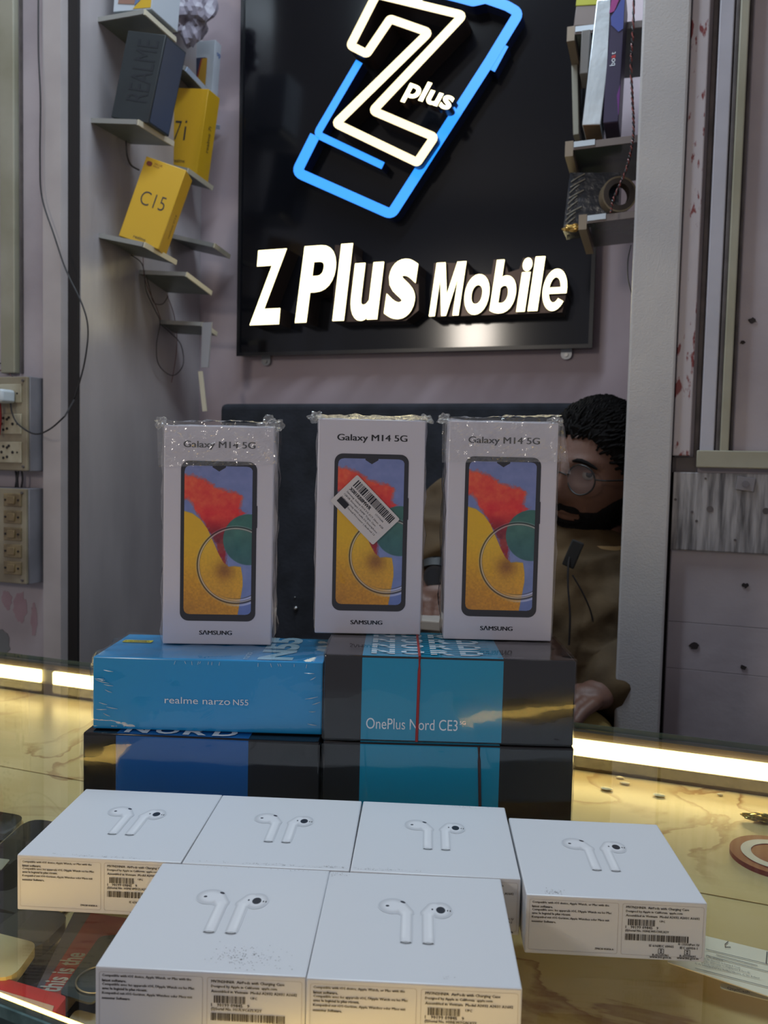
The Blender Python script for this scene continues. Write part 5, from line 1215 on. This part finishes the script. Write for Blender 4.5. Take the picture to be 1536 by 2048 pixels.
mb = MB(); mb.tube([p-per.location for p in spline([surf(1150, 1085, 1.285), surf(1138, 1120, 1.27), surf(1136, 1170, 1.262), surf(1140, 1230, 1.258), surf(1138, 1290, 1.262)], 6)], .0015, 6); mb.build('zip_seam', M_dark, jk, True)
mb = MB(); mb.rbox((-.009, -.003, -.02), (.009, .003, .02), .002, M=PL@Matrix.Translation(surf(1146, 1108, 1.272))@Matrix.Rotation(.35, 4, 'Y')); mb.build('zip_placket', mat('black_cloth', (22, 20, 20), .8), jk, True)
mb = MB(); mb.tube([p-per.location for p in spline([surf(1145, 1150, 1.262), surf(1165, 1185, 1.262), surf(1182, 1225, 1.266), surf(1190, 1270, 1.272)], 6)], .0012, 6); mb.build('drawcord', M_dark, jk, True)
# trousers
mb = MB(); capsules(mb, [pel, hipR, knR, anR, hipL, knL, anL], [(0, 1), (1, 2), (2, 3), (0, 4), (4, 5), (5, 6)], [(.14, .12), .10, .075, .055, .10, .072, .055]); m2 = fuse(mb, .01, 5, lambda v: .004*noise.noise(v*14), PL); link('trousers', m2, M_khaki, per); m2.shade_smooth()
for a_, t_ in ((anR, toR), (anL, toL)):
    mb = MB(); bm = bmesh.new(); bmesh.ops.create_uvsphere(bm, u_segments=20, v_segments=12, radius=1)
    for v in bm.verts: v.co = Vector((v.co.x*.045, v.co.y*.13, max(v.co.z, -.6)*.055))
    mb.bm(bm, PL@Matrix.Translation((a_.x, a_.y-.05, .0335))); mb.build('shoe', mat('dark_shoe', (34, 30, 28), .5), per, True)
# hair and beard shells
def shell(name, test, grow, amp, fr, seed, stretch=(1, 1, 1)):
    D, F_ = sphere_dirs(110, 84); V = []; w = []
    for d in D:
        b_ = head_r(d, 0, True); k = test(b_)
        nn = noise.noise(Vector((b_.x*fr*stretch[0]+seed, b_.y*fr*stretch[1], b_.z*fr*stretch[2])))
        V.append(b_+d*((grow+amp*nn)*min(1, max(0, k))-.002)); w.append(k)
    Fk = [f for f in F_ if any(w[i] > 0 for i in f)]
    mb = MB(); mb.add(V, Fk, PL@HM); return mb.build(name, M_hair, per, True)
def hair_t(b_):
    # hairline: high over the forehead, dropping to the ears
    line = .070 if b_.y < -.02 else .070-.11*min(1, (b_.y+.02)/.09)
    if b_.y < -.02: line = .066-.020*min(1, (abs(b_.x)/.07)**3)-max(0, b_.y+.075)*.9
    return (b_.z-line+.004*noise.noise(b_*90))/.010
hr = shell('hair', hair_t, .009, .006, 60, 1.0)
rr = random.Random(5); tv = []; tf = []
Dh, _ = sphere_dirs(60, 46)
mbh = MB()
for d in Dh:
    b_ = head_r(d, 0, True); k = hair_t(b_)
    if k < -.35 or rr.random() < .25: continue
    s0 = b_+d*(.002+.006*min(1, max(0, k))); fl = Vector((.35*rr.uniform(-1, 1), .55+.4*rr.random(), .35*rr.uniform(-.6, 1))); fl = fl-d*fl.dot(d)*.7
    fl = fl.normalized()*.014; p1_ = s0+fl*.6+d*.004; p2_ = s0+fl*1.3+d*(.002+.003*rr.random()); mbh.tube([s0-fl*.4-d*.003, s0+d*.002, p1_, p2_], [.0022, .0024, .0018, .0003], 4)
for i, v in enumerate(mbh.v): mbh.v[i] = PL@HM@v
hs = mbh.build('hair_tuft', M_hair, per); hs['kind'] = 'stuff'
def beard_t(b_):
    if b_.y > .045: return -1
    ax = abs(b_.x)
    ln = -.050-.006*math.exp(-(ax/.02)**2)+max(0, (ax-.045))*1.0+max(0, b_.y+.03)*.5
    k = (ln-b_.z)/.006
    if math.hypot(b_.x/.024, (b_.z+.061)/.011) < 1 and b_.y < 0: k = -1
    return k
shell('beard', beard_t, .006, .003, 160, 5.0)
def mous(b_):
    if b_.y > -.04: return -1
    return 1-max(abs(b_.x)/.030, abs(b_.z+.047+abs(b_.x)*.22)/.0065)
shell('moustache', lambda b_: mous(b_)*3, .005, .002, 160, 8.0)
for sx in (1, -1):
    mb = MB(); mb.tube([Vector((sx*(.014+k*.0075), -.094+.006*(k/4)**2-.002*math.sin(k), .0300+.0045*math.sin(k/4*PI)-.001*k)) for k in range(6)], [.0022, .0034, .0036, .0034, .0028, .0014], 8)
    for i, v in enumerate(mb.v): mb.v[i] = PL@HM@v
    mb.build('eyebrow', M_hair, per, True)
    ec = Vector((sx*.032, -.0720, .0095))
    mb = MB(); mb.sph(.0122, PL@HM@Matrix.Translation(ec), u=24, v=16); ey = mb.build('eye', mat('eye_white', (126, 116, 108), .2), per, True)
    look = (HM.inverted()@CAM-ec).normalized(); 
    mb = MB(); q = look.to_track_quat('Z', 'Y').to_matrix().to_4x4(); mb.sph(.0065, PL@HM@Matrix.Translation(ec+look*.0076)@q@Matrix.Diagonal((1, 1, .85, 1)), u=20, v=12); mb.build('iris', mat('dark_iris', (28, 20, 16), .08), ey, True)
    for up_ in (1, -1):
        bm = bmesh.new(); bmesh.ops.create_uvsphere(bm, u_segments=28, v_segments=18, radius=.0134)
        th = .22 if up_ > 0 else .36
        bmesh.ops.delete(bm, geom=[v for v in bm.verts if v.co.z*up_ < .0134*th], context='VERTS')
        mb = MB(); mb.bm(bm, PL@HM@Matrix.Translation(ec)); mb.build('eyelid', M_skin, per, True)
# glasses
gl = empty('glasses', HM, 'thin round dark-framed glasses worn by the man', 'glasses')
M_gf = mat('dark_glasses_frame', (16, 14, 14), .5)
for sx in (1, -1):
    mb = MB(); mb.tube([Vector((sx*.034+math.cos(t)*.0245, -.1015+.004*abs(math.cos(t)), .004+math.sin(t)*.0235)) for t in np.linspace(0, 2*PI, 40)[:-1]], .0013, 6, closed=True); rim = mb.build('rim', M_gf, gl, True)
    mb = MB(); mb.cyl(.0235, .0012, 36, Matrix.Translation((sx*.034, -.100, .004))@Matrix.Rotation(PI/2, 4, 'X')); mb.build('lens', film('lens_glass', k=.2, rough=.01, bump=0), rim)
    mb = MB(); mb.tube([Vector(p) for p in ((sx*.0585, -.098, .008), (sx*.072, -.09, .008), (sx*.084, -.04, .006), (sx*.086, .006, .004), (sx*.084, .022, -.01))], .0013, 6); mb.build('temple', M_gf, gl, True)
mb = MB(); mb.tube([Vector(p) for p in ((-.0105, -.1025, .008), (0, -.106, .0115), (.0105, -.1025, .008))], .0012, 6); mb.build('bridge', M_gf, gl, True)
# wristwatch on the raised arm
wd_ = (haR-wrR).normalized(); wc = wrR*.6+haR*.4; wv = (CAM-wc).normalized()
wt = empty('wristwatch', wc, 'round dark wristwatch seen between the middle and right white boxes', 'watch')
q = wd_.to_track_quat('Z', 'Y').to_matrix().to_4x4(); mb = ring_mesh(.0325, .030, .018); mb2 = MB(); mb2.add(mb.v, mb.f, q@Matrix.Rotation(PI/2, 4, 'X')@Matrix.Translation((0, -.009, 0))); mb2.build('strap', mat('black_strap', (24, 22, 22), .5), wt, True)
q = wv.to_track_quat('Z', 'Y').to_matrix().to_4x4(); mb = MB(); mb.cyl(.016, .008, 30, q@Matrix.Translation((0, 0, .034))); cs = mb.build('case', mat('gunmetal', (70, 70, 74), .25, metal=.8), wt, True)
mb = MB(); mb.cyl(.0125, .001, 30, q@Matrix.Translation((0, 0, .0386))); mb.build('dial', mat('dark_dial', (30, 32, 36), .1), cs, True)
# pale tray edge the arm rests on
z1 = PD(868, 1242, 1.1).z; p = PD(868, 1242, 1.1)
tr = empty('side_ledge', Vector((p.x, p.y, 0)), 'pale ledge edge glimpsed between the middle and right white boxes', 'ledge')
mb = MB(); mb.rbox((-.10, 0, z1-.014), (.06, .05, z1), .002); mb.build('ledge_board', mat('pale_ledge', (150, 144, 138), .4), tr, True)
mb = MB(); mb.box((-.08, .005, 0), (.04, .045, z1-.0142)); mb.build('ledge_support', M_dark, tr)

bpy.context.view_layer.update()
for o in bpy.data.objects:
    if o.type == 'EMPTY' and 'label' not in o.keys(): pass
